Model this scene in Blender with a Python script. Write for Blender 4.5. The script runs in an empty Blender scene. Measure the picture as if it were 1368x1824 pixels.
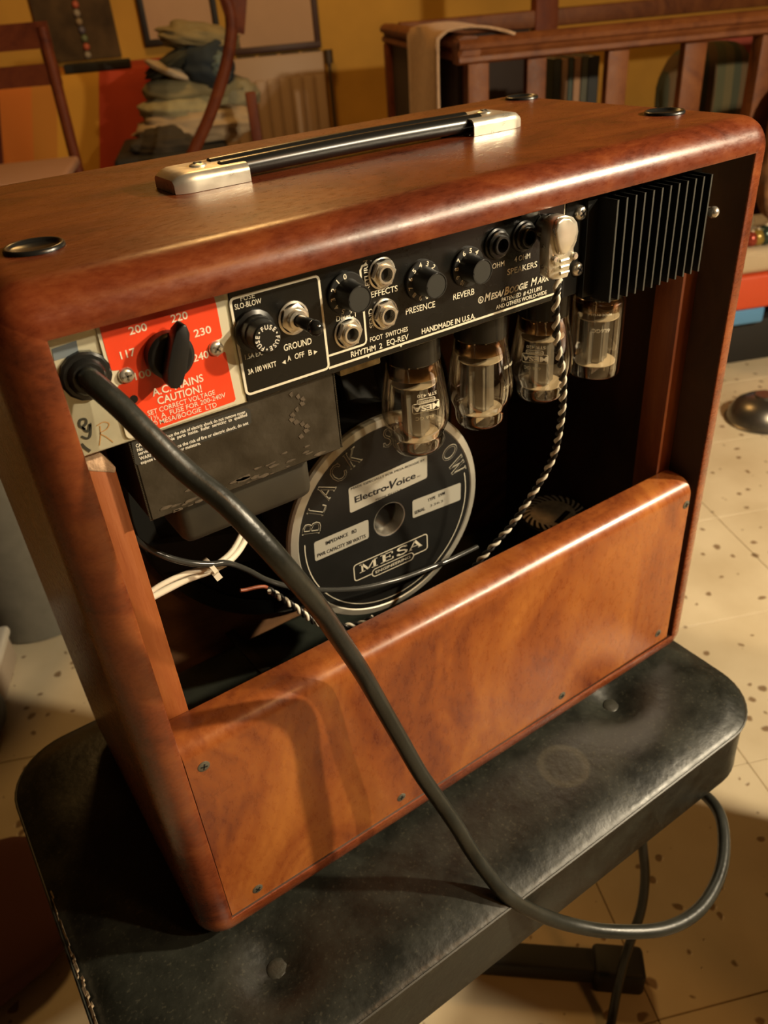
import bpy, bmesh, math, random
from mathutils import Vector, Matrix, noise
import numpy as np

random.seed(7)
scn = bpy.context.scene
PI = math.pi
ZO = 0.5            # the amplifier frame's z = 0 lies half a metre above the floor

# ------------------------------------------------------------------ camera
CAM = np.array([-0.05004625, -0.31090802, 0.50092246])     # in the amplifier frame
R = np.array([[0.82381582, -0.56249359, -0.07020291],
              [-0.36108278, -0.42525359, -0.82992687],
              [0.4369745, 0.70905595, -0.55343739]])
FPX = 1419.03
cd = bpy.data.cameras.new('camera')
cam = bpy.data.objects.new('camera', cd)
scn.collection.objects.link(cam)
M = Matrix(((R[0][0], -R[1][0], -R[2][0], CAM[0]),
            (R[0][1], -R[1][1], -R[2][1], CAM[1]),
            (R[0][2], -R[1][2], -R[2][2], CAM[2] + ZO),
            (0, 0, 0, 1)))
cam.matrix_world = M
cd.sensor_width = 36.0
cd.lens = FPX / 1824 * 36.0
cd.clip_start = 0.02
cd.dof.use_dof = True
cd.dof.focus_distance = 0.42
cd.dof.aperture_fstop = 13.0
scn.camera = cam

# ------------------------------------------------------------------ world, lamps, exposure
w = bpy.data.worlds.new('world')
scn.world = w
w.use_nodes = True
w.node_tree.nodes['Background'].inputs[0].default_value = (1.0, 0.45, 0.14, 1)
w.node_tree.nodes['Background'].inputs[1].default_value = 0.022
scn.view_settings.view_transform = 'Standard'
scn.view_settings.look = 'None'
scn.view_settings.gamma = 1.0
scn.view_settings.use_curve_mapping = False
scn.view_settings.exposure = 0.0


def lamp(name, loc, power, col, radius, kind='POINT', target=None, size=None):
    ld = bpy.data.lights.new(name, kind)
    ld.energy = power
    ld.color = col
    if kind == 'AREA':
        ld.shape = 'DISK'
        ld.size = size
    else:
        ld.shadow_soft_size = radius
    o = bpy.data.objects.new(name, ld)
    scn.collection.objects.link(o)
    o.location = (loc[0], loc[1], loc[2] + ZO)
    if target is not None:
        d = Vector((target[0] - loc[0], target[1] - loc[1], target[2] - loc[2]))
        o.rotation_euler = d.to_track_quat('-Z', 'Y').to_euler()
    return o


lamp('floor_lamp', (1.23, -0.76, 0.92), 120, (1.0, 0.83, 0.57), 0.026)
lamp('second_lamp', (1.02, -1.21, 1.02), 58, (1.0, 0.83, 0.57), 0.026)
lamp('front_fill', (0.9, -1.8, 1.9), 27, (1.0, 0.44, 0.11), 0.15)  # added orange fill, standing in for soft light bounced round the room
lamp('background_fill', (1.1, 2.15, 2.05), 60, (1.0, 0.56, 0.18), 0.25)  # added fill that brightens the background, no known fixture


# ------------------------------------------------------------------ pixel rays to points on real planes (all in the amplifier frame)
def ray(px):
    d = np.array([(px[0] - 684.0) / FPX, (px[1] - 912.0) / FPX, 1.0])
    d = R.T @ d
    return d / np.linalg.norm(d)


def on(px, axis, val):
    d = ray(px)
    return CAM + (val - CAM[axis]) / d[axis] * d


def far(px, dist):
    return CAM + ray(px) * dist


nB = np.array([0.39, 0.92, 0.0]); nB /= np.linalg.norm(nB)   # the room's own axes, those of the floor tiles
eB = np.array([nB[1], -nB[0], 0.0])


def room(px, dn):          # (u, z) on a room plane dn metres beyond the camera; z from amp frame
    d = ray(px)
    p = CAM + dn / (d @ nB) * d
    return p @ eB, p[2]


def rp(u, dn, z):          # room coordinates to a point
    o = CAM @ nB
    return eB * u + nB * (dn + o) + np.array([0, 0, z])


# ------------------------------------------------------------------ materials
MATS = {}


def newmat(name):
    m = bpy.data.materials.new(name)
    m.use_nodes = True
    nt = m.node_tree
    return m, nt, nt.nodes['Principled BSDF']


def mat(name, col, rough=0.5, metal=0.0, spec=0.5, var=0.0, vscale=40.0, bump=0.0, bscale=200.0, coat=0.0, rvar=0.0, sheen=0.0):
    if name in MATS:
        return MATS[name]
    m, nt, b = newmat(name)
    b.inputs['Base Color'].default_value = (*col, 1)
    b.inputs['Roughness'].default_value = rough
    b.inputs['Metallic'].default_value = metal
    b.inputs['Specular IOR Level'].default_value = spec
    b.inputs['Coat Weight'].default_value = coat
    b.inputs['Coat Roughness'].default_value = 0.12
    b.inputs['Sheen Weight'].default_value = sheen
    N, L = nt.nodes, nt.links
    tc = N.new('ShaderNodeTexCoord')
    if var or rvar:
        nz = N.new('ShaderNodeTexNoise'); nz.inputs['Scale'].default_value = vscale
        nz.inputs['Detail'].default_value = 6
        L.new(tc.outputs['Object'], nz.inputs['Vector'])
        if var:
            rmp = N.new('ShaderNodeValToRGB')
            e = rmp.color_ramp.elements
            e[0].position = 0.3; e[1].position = 0.7
            e[0].color = (*[c * (1 - var) for c in col], 1)
            e[1].color = (*[min(1, c * (1 + var)) for c in col], 1)
            L.new(nz.outputs['Fac'], rmp.inputs['Fac']); L.new(rmp.outputs['Color'], b.inputs['Base Color'])
        if rvar:
            mr = N.new('ShaderNodeMapRange')
            mr.inputs['From Min'].default_value = 0.3; mr.inputs['From Max'].default_value = 0.7
            mr.inputs['To Min'].default_value = max(0.02, rough - rvar); mr.inputs['To Max'].default_value = min(1, rough + rvar)
            L.new(nz.outputs['Fac'], mr.inputs['Value']); L.new(mr.outputs['Result'], b.inputs['Roughness'])
    if bump:
        n2 = N.new('ShaderNodeTexNoise'); n2.inputs['Scale'].default_value = bscale; n2.inputs['Detail'].default_value = 4
        L.new(tc.outputs['Object'], n2.inputs['Vector'])
        bp = N.new('ShaderNodeBump'); bp.inputs['Strength'].default_value = bump; bp.inputs['Distance'].default_value = 0.002
        L.new(n2.outputs['Fac'], bp.inputs['Height']); L.new(bp.outputs['Normal'], b.inputs['Normal'])
    MATS[name] = m
    return m


def wood(name, cols, stretch, rough=0.36, scale=9.0, coat=0.0, bump=0.12, dist=1.6, fine=0.35, spec=0.5):
    """figured wood: cols dark, mid, light; stretch = texture scale per axis"""
    if name in MATS:
        return MATS[name]
    m, nt, b = newmat(name)
    N, L = nt.nodes, nt.links
    tc = N.new('ShaderNodeTexCoord')
    mp = N.new('ShaderNodeMapping'); mp.inputs['Scale'].default_value = stretch
    L.new(tc.outputs['Object'], mp.inputs['Vector'])
    n1 = N.new('ShaderNodeTexNoise'); n1.inputs['Scale'].default_value = scale
    n1.inputs['Detail'].default_value = 7; n1.inputs['Roughness'].default_value = 0.62; n1.inputs['Distortion'].default_value = dist
    L.new(mp.outputs['Vector'], n1.inputs['Vector'])
    mp2 = N.new('ShaderNodeMapping'); mp2.inputs['Scale'].default_value = tuple(s * s for s in stretch)
    L.new(tc.outputs['Object'], mp2.inputs['Vector'])
    n2 = N.new('ShaderNodeTexNoise'); n2.inputs['Scale'].default_value = scale * 14
    n2.inputs['Detail'].default_value = 5; n2.inputs['Roughness'].default_value = 0.7
    L.new(mp2.outputs['Vector'], n2.inputs['Vector'])
    mx = N.new('ShaderNodeMath'); mx.operation = 'MULTIPLY_ADD'
    s1 = N.new('ShaderNodeMath'); s1.operation = 'SUBTRACT'; s1.inputs[1].default_value = 0.5
    L.new(n2.outputs['Fac'], s1.inputs[0])
    L.new(s1.outputs[0], mx.inputs[0]); mx.inputs[1].default_value = fine
    L.new(n1.outputs['Fac'], mx.inputs[2])
    rmp = N.new('ShaderNodeValToRGB')
    e = rmp.color_ramp.elements
    e[0].position = 0.30; e[0].color = (*cols[0], 1)
    e[1].position = 0.70; e[1].color = (*cols[2], 1)
    k = e.new(0.5); k.color = (*cols[1], 1)
    L.new(mx.outputs[0], rmp.inputs['Fac'])
    L.new(rmp.outputs['Color'], b.inputs['Base Color'])
    mr = N.new('ShaderNodeMapRange')
    mr.inputs['From Min'].default_value = 0.3; mr.inputs['From Max'].default_value = 0.7
    mr.inputs['To Min'].default_value = rough - 0.07; mr.inputs['To Max'].default_value = rough + 0.09
    L.new(n2.outputs['Fac'], mr.inputs['Value']); L.new(mr.outputs['Result'], b.inputs['Roughness'])
    b.inputs['Coat Weight'].default_value = coat; b.inputs['Coat Roughness'].default_value = 0.27
    b.inputs['Specular IOR Level'].default_value = spec
    bp = N.new('ShaderNodeBump'); bp.inputs['Strength'].default_value = bump; bp.inputs['Distance'].default_value = 0.0012
    L.new(mx.outputs[0], bp.inputs['Height']); L.new(bp.outputs['Normal'], b.inputs['Normal'])
    MATS[name] = m
    return m


def glass_mat():
    m, nt, b = newmat('tube_glass')
    N, L = nt.nodes, nt.links
    N.remove(b)
    out = N['Material Output']
    tr = N.new('ShaderNodeBsdfTransparent'); tr.inputs['Color'].default_value = (0.90, 0.87, 0.80, 1)
    gl = N.new('ShaderNodeBsdfGlossy'); gl.inputs['Roughness'].default_value = 0.03
    gl.inputs['Color'].default_value = (1, 1, 1, 1)
    fr = N.new('ShaderNodeLayerWeight'); fr.inputs['Blend'].default_value = 0.28
    mr = N.new('ShaderNodeMapRange'); mr.inputs['To Min'].default_value = 0.06; mr.inputs['To Max'].default_value = 0.95
    mxs = N.new('ShaderNodeMixShader')
    L.new(fr.outputs['Facing'], mr.inputs['Value'])
    L.new(mr.outputs['Result'], mxs.inputs['Fac'])
    L.new(tr.outputs[0], mxs.inputs[1]); L.new(gl.outputs[0], mxs.inputs[2])
    L.new(mxs.outputs[0], out.inputs['Surface'])
    return m


CABWOOD = wood('bubinga_cabinet', ((0.085, 0.017, 0.0065), (0.185, 0.040, 0.0105), (0.27, 0.074, 0.018)), (1.0, 1.7, 1.5), rough=0.27, scale=11, coat=0.35)
TOPWOOD_DIMMED = wood('bubinga_top_dimmed', ((0.066, 0.0125, 0.005), (0.142, 0.028, 0.0078), (0.215, 0.053, 0.013)), (1.0, 1.7, 1.5), rough=0.30, scale=11, coat=0.12, spec=0.4)
PANWOOD = wood('bubinga_panel', ((0.12, 0.024, 0.010), (0.30, 0.082, 0.018), (0.45, 0.155, 0.032)), (1.3, 1.2, 0.9), rough=0.29, scale=8, coat=0.35, fine=0.26)
CLEATWOOD = wood('cleat_wood', ((0.20, 0.045, 0.012), (0.30, 0.080, 0.018), (0.36, 0.11, 0.026)), (3.0, 3.0, 0.7), rough=0.5, scale=9)
RAWWOOD = mat('raw_wood', (0.52, 0.33, 0.20), 0.7, var=0.3, vscale=160, bump=0.5, bscale=300)
BLACKPLASTIC = mat('black_plastic', (0.012, 0.012, 0.011), 0.28)
MATTEBLACK = mat('matte_black', (0.010, 0.010, 0.009), 0.62)
PANELBLACK = mat('panel_black', (0.007, 0.007, 0.006), 0.26, rvar=0.05, vscale=60)
CREAM = mat('cream_print', (0.80, 0.74, 0.58), 0.45)
WHITEPRINT = mat('white_print', (0.82, 0.78, 0.68), 0.45)
NICKEL = mat('nickel', (0.82, 0.77, 0.66), 0.25, metal=0.85, var=0.1, vscale=300)
STEEL = mat('steel', (0.74, 0.70, 0.60), 0.32, metal=0.8, rvar=0.1, vscale=150)
CAPMETAL = mat('brushed_cap', (0.80, 0.74, 0.62), 0.34, metal=0.75, rvar=0.10, vscale=90, bump=0.08, bscale=60)
ZINC = mat('zinc_chassis', (0.70, 0.66, 0.48), 0.42, metal=0.55, var=0.22, vscale=35, rvar=0.1)
ALU = mat('cast_aluminium', (0.55, 0.53, 0.48), 0.42, metal=1.0, rvar=0.08)
ANODE = mat('anode_grey', (0.30, 0.28, 0.24), 0.42, metal=0.8, var=0.15)
MICA = mat('mica', (0.70, 0.58, 0.40), 0.3)
GETTER = mat('getter_flash', (0.62, 0.44, 0.26), 0.13, metal=1.0)
GLASS = glass_mat()
RED = mat('red_enamel', (0.86, 0.065, 0.018), 0.38, var=0.10, vscale=45)
HEATBLACK = mat('anodised_black', (0.006, 0.006, 0.0055), 0.5, spec=0.3)
FINEDGE = mat('fin_edge', (0.06, 0.06, 0.05), 0.5, metal=0.3)
TRAFO = mat('transformer_paint', (0.036, 0.028, 0.017), 0.45, var=0.35, vscale=60, bump=0.25, bscale=120, rvar=0.1)
STICKER = mat('sticker_grey', (0.040, 0.038, 0.032), 0.45)
CORD = mat('rubber_cord', (0.020, 0.021, 0.017), 0.34, var=0.3, vscale=40, bump=0.10, bscale=300, rvar=0.08)
WIREWHITE = mat('wire_white', (0.80, 0.74, 0.60), 0.45)
WIREBLACK = mat('wire_black', (0.012, 0.011, 0.010), 0.35)
WIREBROWN = mat('wire_brown', (0.30, 0.08, 0.035), 0.4)
VINYL = mat('black_vinyl_bag', (0.032, 0.037, 0.028), 0.5, bump=0.3, bscale=60, var=0.3)
INTERIOR = mat('interior_black', (0.010, 0.009, 0.007), 0.8)


def leather_mat():
    m, nt, b = newmat('worn_black_leather')
    N, L = nt.nodes, nt.links
    tc = N.new('ShaderNodeTexCoord')
    n1 = N.new('ShaderNodeTexNoise'); n1.inputs['Scale'].default_value = 26; n1.inputs['Detail'].default_value = 8
    n1.inputs['Roughness'].default_value = 0.7
    L.new(tc.outputs['Object'], n1.inputs['Vector'])
    r1 = N.new('ShaderNodeValToRGB'); e = r1.color_ramp.elements
    e[0].position = 0.38; e[0].color = (0.009, 0.010, 0.008, 1)
    e[1].position = 0.74; e[1].color = (0.030, 0.032, 0.024, 1)
    L.new(n1.outputs['Fac'], r1.inputs['Fac'])
    # pale specks of lint and wear
    n2 = N.new('ShaderNodeTexNoise'); n2.inputs['Scale'].default_value = 420; n2.inputs['Detail'].default_value = 3
    L.new(tc.outputs['Object'], n2.inputs['Vector'])
    r2 = N.new('ShaderNodeValToRGB'); e = r2.color_ramp.elements
    e[0].position = 0.60; e[0].color = (0, 0, 0, 1); e[1].position = 0.70; e[1].color = (1, 1, 1, 1)
    L.new(n2.outputs['Fac'], r2.inputs['Fac'])
    # faint ring left by a cup
    vd = N.new('ShaderNodeVectorMath'); vd.operation = 'DISTANCE'
    vd.inputs[1].default_value = RINGPOS
    L.new(tc.outputs['Object'], vd.inputs[0])
    r3 = N.new('ShaderNodeValToRGB'); e = r3.color_ramp.elements
    e[0].position = 0.0; e[0].color = (0.25, 0.25, 0.25, 1); e[1].position = 1.0; e[1].color = (0, 0, 0, 1)
    for p, v in ((0.55, 0.35), (0.70, 1.0), (0.80, 1.0), (0.9, 0.0)):
        k = e.new(p); k.color = (v, v, v, 1)
    mr = N.new('ShaderNodeMapRange'); mr.inputs['From Max'].default_value = 0.024
    L.new(vd.outputs['Value'], mr.inputs['Value']); L.new(mr.outputs['Result'], r3.inputs['Fac'])
    ad = N.new('ShaderNodeMath'); ad.operation = 'MULTIPLY_ADD'; ad.inputs[1].default_value = 0.16
    m2 = N.new('ShaderNodeMath'); m2.operation = 'MULTIPLY'; m2.inputs[1].default_value = 0.26
    mm = N.new('ShaderNodeMath'); mm.operation = 'MULTIPLY'
    L.new(r2.outputs['Color'], mm.inputs[0]); L.new(n1.outputs['Fac'], mm.inputs[1])
    L.new(mm.outputs[0], m2.inputs[0])
    L.new(r3.outputs['Color'], ad.inputs[0]); L.new(m2.outputs[0], ad.inputs[2])
    mix = N.new('ShaderNodeMixRGB'); mix.inputs['Color2'].default_value = (0.20, 0.18, 0.12, 1)
    L.new(ad.outputs[0], mix.inputs['Fac']); L.new(r1.outputs['Color'], mix.inputs['Color1'])
    L.new(mix.outputs[0], b.inputs['Base Color'])
    mr2 = N.new('ShaderNodeMapRange'); mr2.inputs['From Min'].default_value = 0.3; mr2.inputs['From Max'].default_value = 0.7
    mr2.inputs['To Min'].default_value = 0.30; mr2.inputs['To Max'].default_value = 0.50
    L.new(n1.outputs['Fac'], mr2.inputs['Value']); L.new(mr2.outputs['Result'], b.inputs['Roughness'])
    n3 = N.new('ShaderNodeTexNoise'); n3.inputs['Scale'].default_value = 160; n3.inputs['Detail'].default_value = 5
    L.new(tc.outputs['Object'], n3.inputs['Vector'])
    bp = N.new('ShaderNodeBump'); bp.inputs['Strength'].default_value = 0.22; bp.inputs['Distance'].default_value = 0.0015
    L.new(n3.outputs['Fac'], bp.inputs['Height']); L.new(bp.outputs['Normal'], b.inputs['Normal'])
    return m


def floor_mat():
    m, nt, b = newmat('pitted_stone_tile')
    N, L = nt.nodes, nt.links
    ge = N.new('ShaderNodeNewGeometry')
    n1 = N.new('ShaderNodeTexNoise'); n1.inputs['Scale'].default_value = 7; n1.inputs['Detail'].default_value = 6
    L.new(ge.outputs['Position'], n1.inputs['Vector'])
    r1 = N.new('ShaderNodeValToRGB'); e = r1.color_ramp.elements
    e[0].position = 0.3; e[0].color = (0.60, 0.49, 0.32, 1); e[1].position = 0.7; e[1].color = (0.74, 0.63, 0.44, 1)
    L.new(n1.outputs['Fac'], r1.inputs['Fac'])
    wv = N.new('ShaderNodeTexNoise'); wv.inputs['Scale'].default_value = 30; wv.inputs['Detail'].default_value = 2
    L.new(ge.outputs['Position'], wv.inputs['Vector'])
    av = N.new('ShaderNodeVectorMath'); av.operation = 'MULTIPLY_ADD'; av.inputs[1].default_value = (0.022, 0.022, 0.022)
    L.new(wv.outputs['Color'], av.inputs[0]); L.new(ge.outputs['Position'], av.inputs[2])
    vo = N.new('ShaderNodeTexVoronoi'); vo.inputs['Scale'].default_value = 30; vo.voronoi_dimensions = '2D'
    L.new(av.outputs[0], vo.inputs['Vector'])
    # pits: near some cell centres only
    sz = N.new('ShaderNodeMapRange'); sz.inputs['From Min'].default_value = 0.45; sz.inputs['From Max'].default_value = 1.0
    sz.inputs['To Min'].default_value = 0.0; sz.inputs['To Max'].default_value = 0.24
    sep = N.new('ShaderNodeSeparateColor'); L.new(vo.outputs['Color'], sep.inputs[0])
    L.new(sep.outputs[0], sz.inputs['Value'])
    sb = N.new('ShaderNodeMath'); sb.operation = 'SUBTRACT'
    L.new(sz.outputs['Result'], sb.inputs[0]); L.new(vo.outputs['Distance'], sb.inputs[1])
    ml = N.new('ShaderNodeMath'); ml.operation = 'MULTIPLY'; ml.inputs[1].default_value = 14; ml.use_clamp = True
    L.new(sb.outputs[0], ml.inputs[0])
    mix = N.new('ShaderNodeMixRGB'); mix.inputs['Color2'].default_value = (0.17, 0.085, 0.03, 1)
    mf = N.new('ShaderNodeMath'); mf.operation = 'MULTIPLY'; mf.inputs[1].default_value = 0.8
    L.new(ml.outputs[0], mf.inputs[0])
    L.new(mf.outputs[0], mix.inputs['Fac']); L.new(r1.outputs['Color'], mix.inputs['Color1'])
    L.new(mix.outputs[0], b.inputs['Base Color'])
    b.inputs['Roughness'].default_value = 0.42
    bp = N.new('ShaderNodeBump'); bp.inputs['Strength'].default_value = 0.4; bp.inputs['Distance'].default_value = 0.002; bp.invert = True
    L.new(ml.outputs[0], bp.inputs['Height']); L.new(bp.outputs['Normal'], b.inputs['Normal'])
    return m


# ------------------------------------------------------------------ object helpers
ORG = {}


def tag(o, label=None, cat=None, group=None, kind=None):
    if label: o['label'] = label
    if cat: o['category'] = cat
    if group: o['group'] = group
    if kind: o['kind'] = kind
    return o


def place(o, at, parent):
    at = np.array(at, float)
    ORG[o.name] = at
    if parent is None:
        o.location = (at[0], at[1], at[2] + ZO)
    else:
        o.parent = parent
        o.location = tuple(at - ORG[parent.name])


def thing(name, label, cat, base, group=None):
    o = bpy.data.objects.new(name, None)
    scn.collection.objects.link(o)
    o.empty_display_size = 0.02
    place(o, base, None)
    return tag(o, label, cat, group)


class MB:
    """collects faces in the amplifier frame; each face has a material slot"""
    def __init__(s):
        s.v = []; s.f = []; s.m = []; s.slot = 0

    def add(s, vs, fs):
        k = len(s.v)
        s.v += [tuple(map(float, p)) for p in vs]
        s.f += [tuple(i + k for i in f) for f in fs]
        s.m += [s.slot] * len(fs)
        return s

    def box(s, x0, x1, y0, y1, z0, z1):
        vs = [(x, y, z) for z in (z0, z1) for y in (y0, y1) for x in (x0, x1)]
        return s.add(vs, [(0, 2, 3, 1), (4, 5, 7, 6), (0, 1, 5, 4), (2, 6, 7, 3), (0, 4, 6, 2), (1, 3, 7, 5)])

    def obox(s, c, ax, h):
        """oriented box: centre, three unit axes, half sizes"""
        c = np.array(c, float); ax = [np.array(a, float) for a in ax]
        vs = [c + ax[0] * h[0] * i + ax[1] * h[1] * j + ax[2] * h[2] * k for k in (-1, 1) for j in (-1, 1) for i in (-1, 1)]
        return s.add(vs, [(0, 2, 3, 1), (4, 5, 7, 6), (0, 1, 5, 4), (2, 6, 7, 3), (0, 4, 6, 2), (1, 3, 7, 5)])

    def rings(s, rings, closed_u=True, cap0=False, cap1=False):
        n = len(rings[0]); vs = [p for r in rings for p in r]; fs = []
        for i in range(len(rings) - 1):
            for j in range(n if closed_u else n - 1):
                a = i * n + j; b = i * n + (j + 1) % n
                fs.append((a, b, b + n, a + n))
        if cap0: fs.append(tuple(reversed(range(n))))
        if cap1: fs.append(tuple((len(rings) - 1) * n + j for j in range(n)))
        return s.add(vs, fs)

    def lathe(s, c, axis, prof, n=32, ref=None, caps=False):
        """prof: (radius, height along axis)"""
        a = Vector(axis).normalized()
        u = (Vector(ref) if ref is not None else (Vector((0, 0, 1)) if abs(a.z) < 0.9 else Vector((1, 0, 0))))
        u = (u - a * u.dot(a)).normalized(); t = a.cross(u)
        rings = []
        for r, h in prof:
            rings.append([tuple(Vector(c) + a * h + (u * math.cos(2 * PI * k / n) + t * math.sin(2 * PI * k / n)) * max(r, 1e-6)) for k in range(n)])
        return s.rings(rings, True, caps, caps)

    def cyl(s, p0, p1, r0, r1=None, n=20):
        p0 = np.array(p0, float); p1 = np.array(p1, float)
        h = float(np.linalg.norm(p1 - p0))
        return s.lathe(p0, (p1 - p0) / h, [(r0, 0), (r0 if r1 is None else r1, h)], n, None, True)

    def tube(s, path, r, n=10, cap=True):
        P = [Vector(p) for p in path]
        rings = []; up = None
        for i, p in enumerate(P):
            d = (P[min(i + 1, len(P) - 1)] - P[max(i - 1, 0)]).normalized()
            if up is None:
                up = Vector((0, 0, 1)) if abs(d.z) < 0.9 else Vector((1, 0, 0))
            up = (up - d * up.dot(d)).normalized(); b = d.cross(up)
            rr = r(i / (len(P) - 1)) if callable(r) else r
            rings.append([tuple(p + (up * math.cos(2 * PI * k / n) + b * math.sin(2 * PI * k / n)) * rr) for k in range(n)])
        return s.rings(rings, True, cap, cap)

    def prism(s, pts, d):
        """polygon pts (3D, in order) pushed by vector d"""
        n = len(pts); d = np.array(d, float)
        vs = [np.array(p, float) for p in pts] + [np.array(p, float) + d for p in pts]
        fs = [tuple(range(n)), tuple(reversed(range(n, 2 * n)))]
        fs += [(j, j + n, (j + 1) % n + n, (j + 1) % n) for j in range(n)]
        return s.add(vs, fs)

    def sphere(s, c, r, nu=24, nv=14, sc=(1, 1, 1), f=None):
        rings = []
        for i in range(nv + 1):
            th = PI * i / nv
            ring = []
            for k in range(nu):
                ph = 2 * PI * k / nu
                d = Vector((math.sin(th) * math.cos(ph), math.sin(th) * math.sin(ph), math.cos(th)))
                q = f(d) if f else 1.0
                ring.append((c[0] + d.x * r * sc[0] * q, c[1] + d.y * r * sc[1] * q, c[2] + d.z * r * sc[2] * q))
            rings.append(ring)
        return s.rings(rings)


def link_mesh(name, me, parent, at):
    o = bpy.data.objects.new(name, me)
    scn.collection.objects.link(o)
    place(o, at, parent)
    return o


def obj(name, mb, mats, parent=None, at=None, smooth=35, bevel=0, seg=2, bang=40, sub=0):
    if at is None:
        at = ORG[parent.name] if parent is not None else (0, 0, 0)
    at = np.array(at, float)
    me = bpy.data.meshes.new(name)
    me.from_pydata([(p[0] - at[0], p[1] - at[1], p[2] - at[2]) for p in mb.v], [], mb.f)
    if not isinstance(mats, (list, tuple)): mats = [mats]
    for m in mats: me.materials.append(m)
    me.polygons.foreach_set('material_index', mb.m)
    bm = bmesh.new(); bm.from_mesh(me)
    bmesh.ops.remove_doubles(bm, verts=bm.verts, dist=1e-7)
    bmesh.ops.recalc_face_normals(bm, faces=bm.faces)
    if bevel:
        es = [e for e in bm.edges if len(e.link_faces) == 2 and e.calc_face_angle(0) > math.radians(bang)]
        bmesh.ops.bevel(bm, geom=es, offset=bevel, segments=seg, profile=0.5, affect='EDGES', clamp_overlap=True)
    bm.to_mesh(me); bm.free()
    if smooth:
        me.polygons.foreach_set('use_smooth', [True] * len(me.polygons))
        me.set_sharp_from_angle(angle=math.radians(smooth))
    o = link_mesh(name, me, parent, at)
    if sub:
        md = o.modifiers.new('sub', 'SUBSURF'); md.levels = sub; md.render_levels = sub
    return o


def dup(o, at, parent=None, children=True):
    """copy of a thing or part with its children, moved to at"""
    c = o.copy(); scn.collection.objects.link(c)
    ORG[c.name] = np.array(at, float)
    if parent is not None:
        c.parent = parent; c.location = tuple(np.array(at, float) - ORG[parent.name])
    else:
        c.parent = None; c.location = (at[0], at[1], at[2] + ZO)
    for ch in list(o.children):
        d = ch.copy(); scn.collection.objects.link(d); d.parent = c
        ORG[d.name] = ORG[c.name] + np.array(ch.location)
        for g in list(ch.children):
            h = g.copy(); scn.collection.objects.link(h); h.parent = d
            ORG[h.name] = ORG[d.name] + np.array(g.location)
    return c


def smooth_path(pts, n=12):
    P = [np.array(p, float) for p in pts]
    P = [2 * P[0] - P[1]] + P + [2 * P[-1] - P[-2]]
    out = []
    for i in range(1, len(P) - 2):
        p0, p1, p2, p3 = P[i - 1:i + 3]
        for k in range(n):
            t = k / n
            out.append(0.5 * ((2 * p1) + (-p0 + p2) * t + (2 * p0 - 5 * p1 + 4 * p2 - p3) * t * t + (-p0 + 3 * p1 - 3 * p2 + p3) * t ** 3))
    out.append(P[-2])
    return out


def resample(path, step):
    out = [path[0]]; acc = 0.0
    for a, b in zip(path, path[1:]):
        d = np.linalg.norm(b - a); t = step - acc
        while t <= d:
            out.append(a + (b - a) * t / d); t += step
        acc = (acc + d) % step
    out.append(path[-1])
    return out


# ------------------------------------------------------------------ lettering
_fc = {}


def glyphs(s, off=0.0, shear=0.0, sp=1.0):
    k = (s, off, shear, sp)
    if k in _fc: return _fc[k]
    cu = bpy.data.curves.new('t', 'FONT'); cu.body = s; cu.size = 1.0; cu.offset = off; cu.shear = shear
    cu.space_character = sp; cu.resolution_u = 3
    o = bpy.data.objects.new('t', cu); scn.collection.objects.link(o)
    bpy.context.view_layer.update()
    me = o.evaluated_get(bpy.context.evaluated_depsgraph_get()).to_mesh()
    v = np.array([(p.co.x, p.co.y) for p in me.vertices]); f = [tuple(p.vertices) for p in me.polygons]
    bpy.data.objects.remove(o); bpy.data.curves.remove(cu)
    if len(v):
        v[:, 0] -= v[:, 0].min()
    _fc[k] = (v, f)
    return v, f


CAPH = 0.729


def text(mb, s, a, b, h, M3, off=0.012, shear=0.0):
    """fit s on a baseline a->b (2D plane coordinates), capital height h; M3 maps (u,v) to a point"""
    v, f = glyphs(s, off, shear)
    a = np.array(a, float); b = np.array(b, float)
    L = np.linalg.norm(b - a); d = (b - a) / L; nrm = np.array([-d[1], d[0]])
    sx = L / (v[:, 0].max()); sy = h / CAPH
    mb.add([M3(*(a + d * p[0] * sx + nrm * p[1] * sy)) for p in v], f)


def ring_text(mb, s, c, r, ang, h, M3, off=0.012, wide=1.0, inward=False):
    """one glyph set at angle ang (degrees, ccw from +u), top outward"""
    v, f = glyphs(s, off)
    t = math.radians(ang)
    up = np.array([math.cos(t), math.sin(t)]); rt = np.array([math.sin(t), -math.cos(t)])
    if inward: up, rt = -up, -rt
    sy = h / CAPH; sx = sy * wide; wd = v[:, 0].max()
    c = np.array(c, float) + np.array([math.cos(t), math.sin(t)]) * r
    mb.add([M3(*(c + rt * (p[0] - wd / 2) * sx + up * (p[1] * sy - h / 2))) for p in v], f)


def strokes(mb, polys, M3):
    for p in polys:
        mb.add([M3(*q) for q in p], [tuple(range(len(p)))])


def line2(a, b, w_):
    a = np.array(a, float); b = np.array(b, float)
    d = (b - a) / np.linalg.norm(b - a); n = np.array([-d[1], d[0]]) * w_ / 2
    return [a - n, b - n, b + n, a + n]


def rrect(x0, x1, y0, y1, r, n=5):
    out = []
    for cx, cy, a0 in ((x1 - r, y0 + r, -90), (x1 - r, y1 - r, 0), (x0 + r, y1 - r, 90), (x0 + r, y0 + r, 180)):
        for k in range(n + 1):
            a = math.radians(a0 + 90 * k / n)
            out.append((cx + r * math.cos(a), cy + r * math.sin(a)))
    return out


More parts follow.
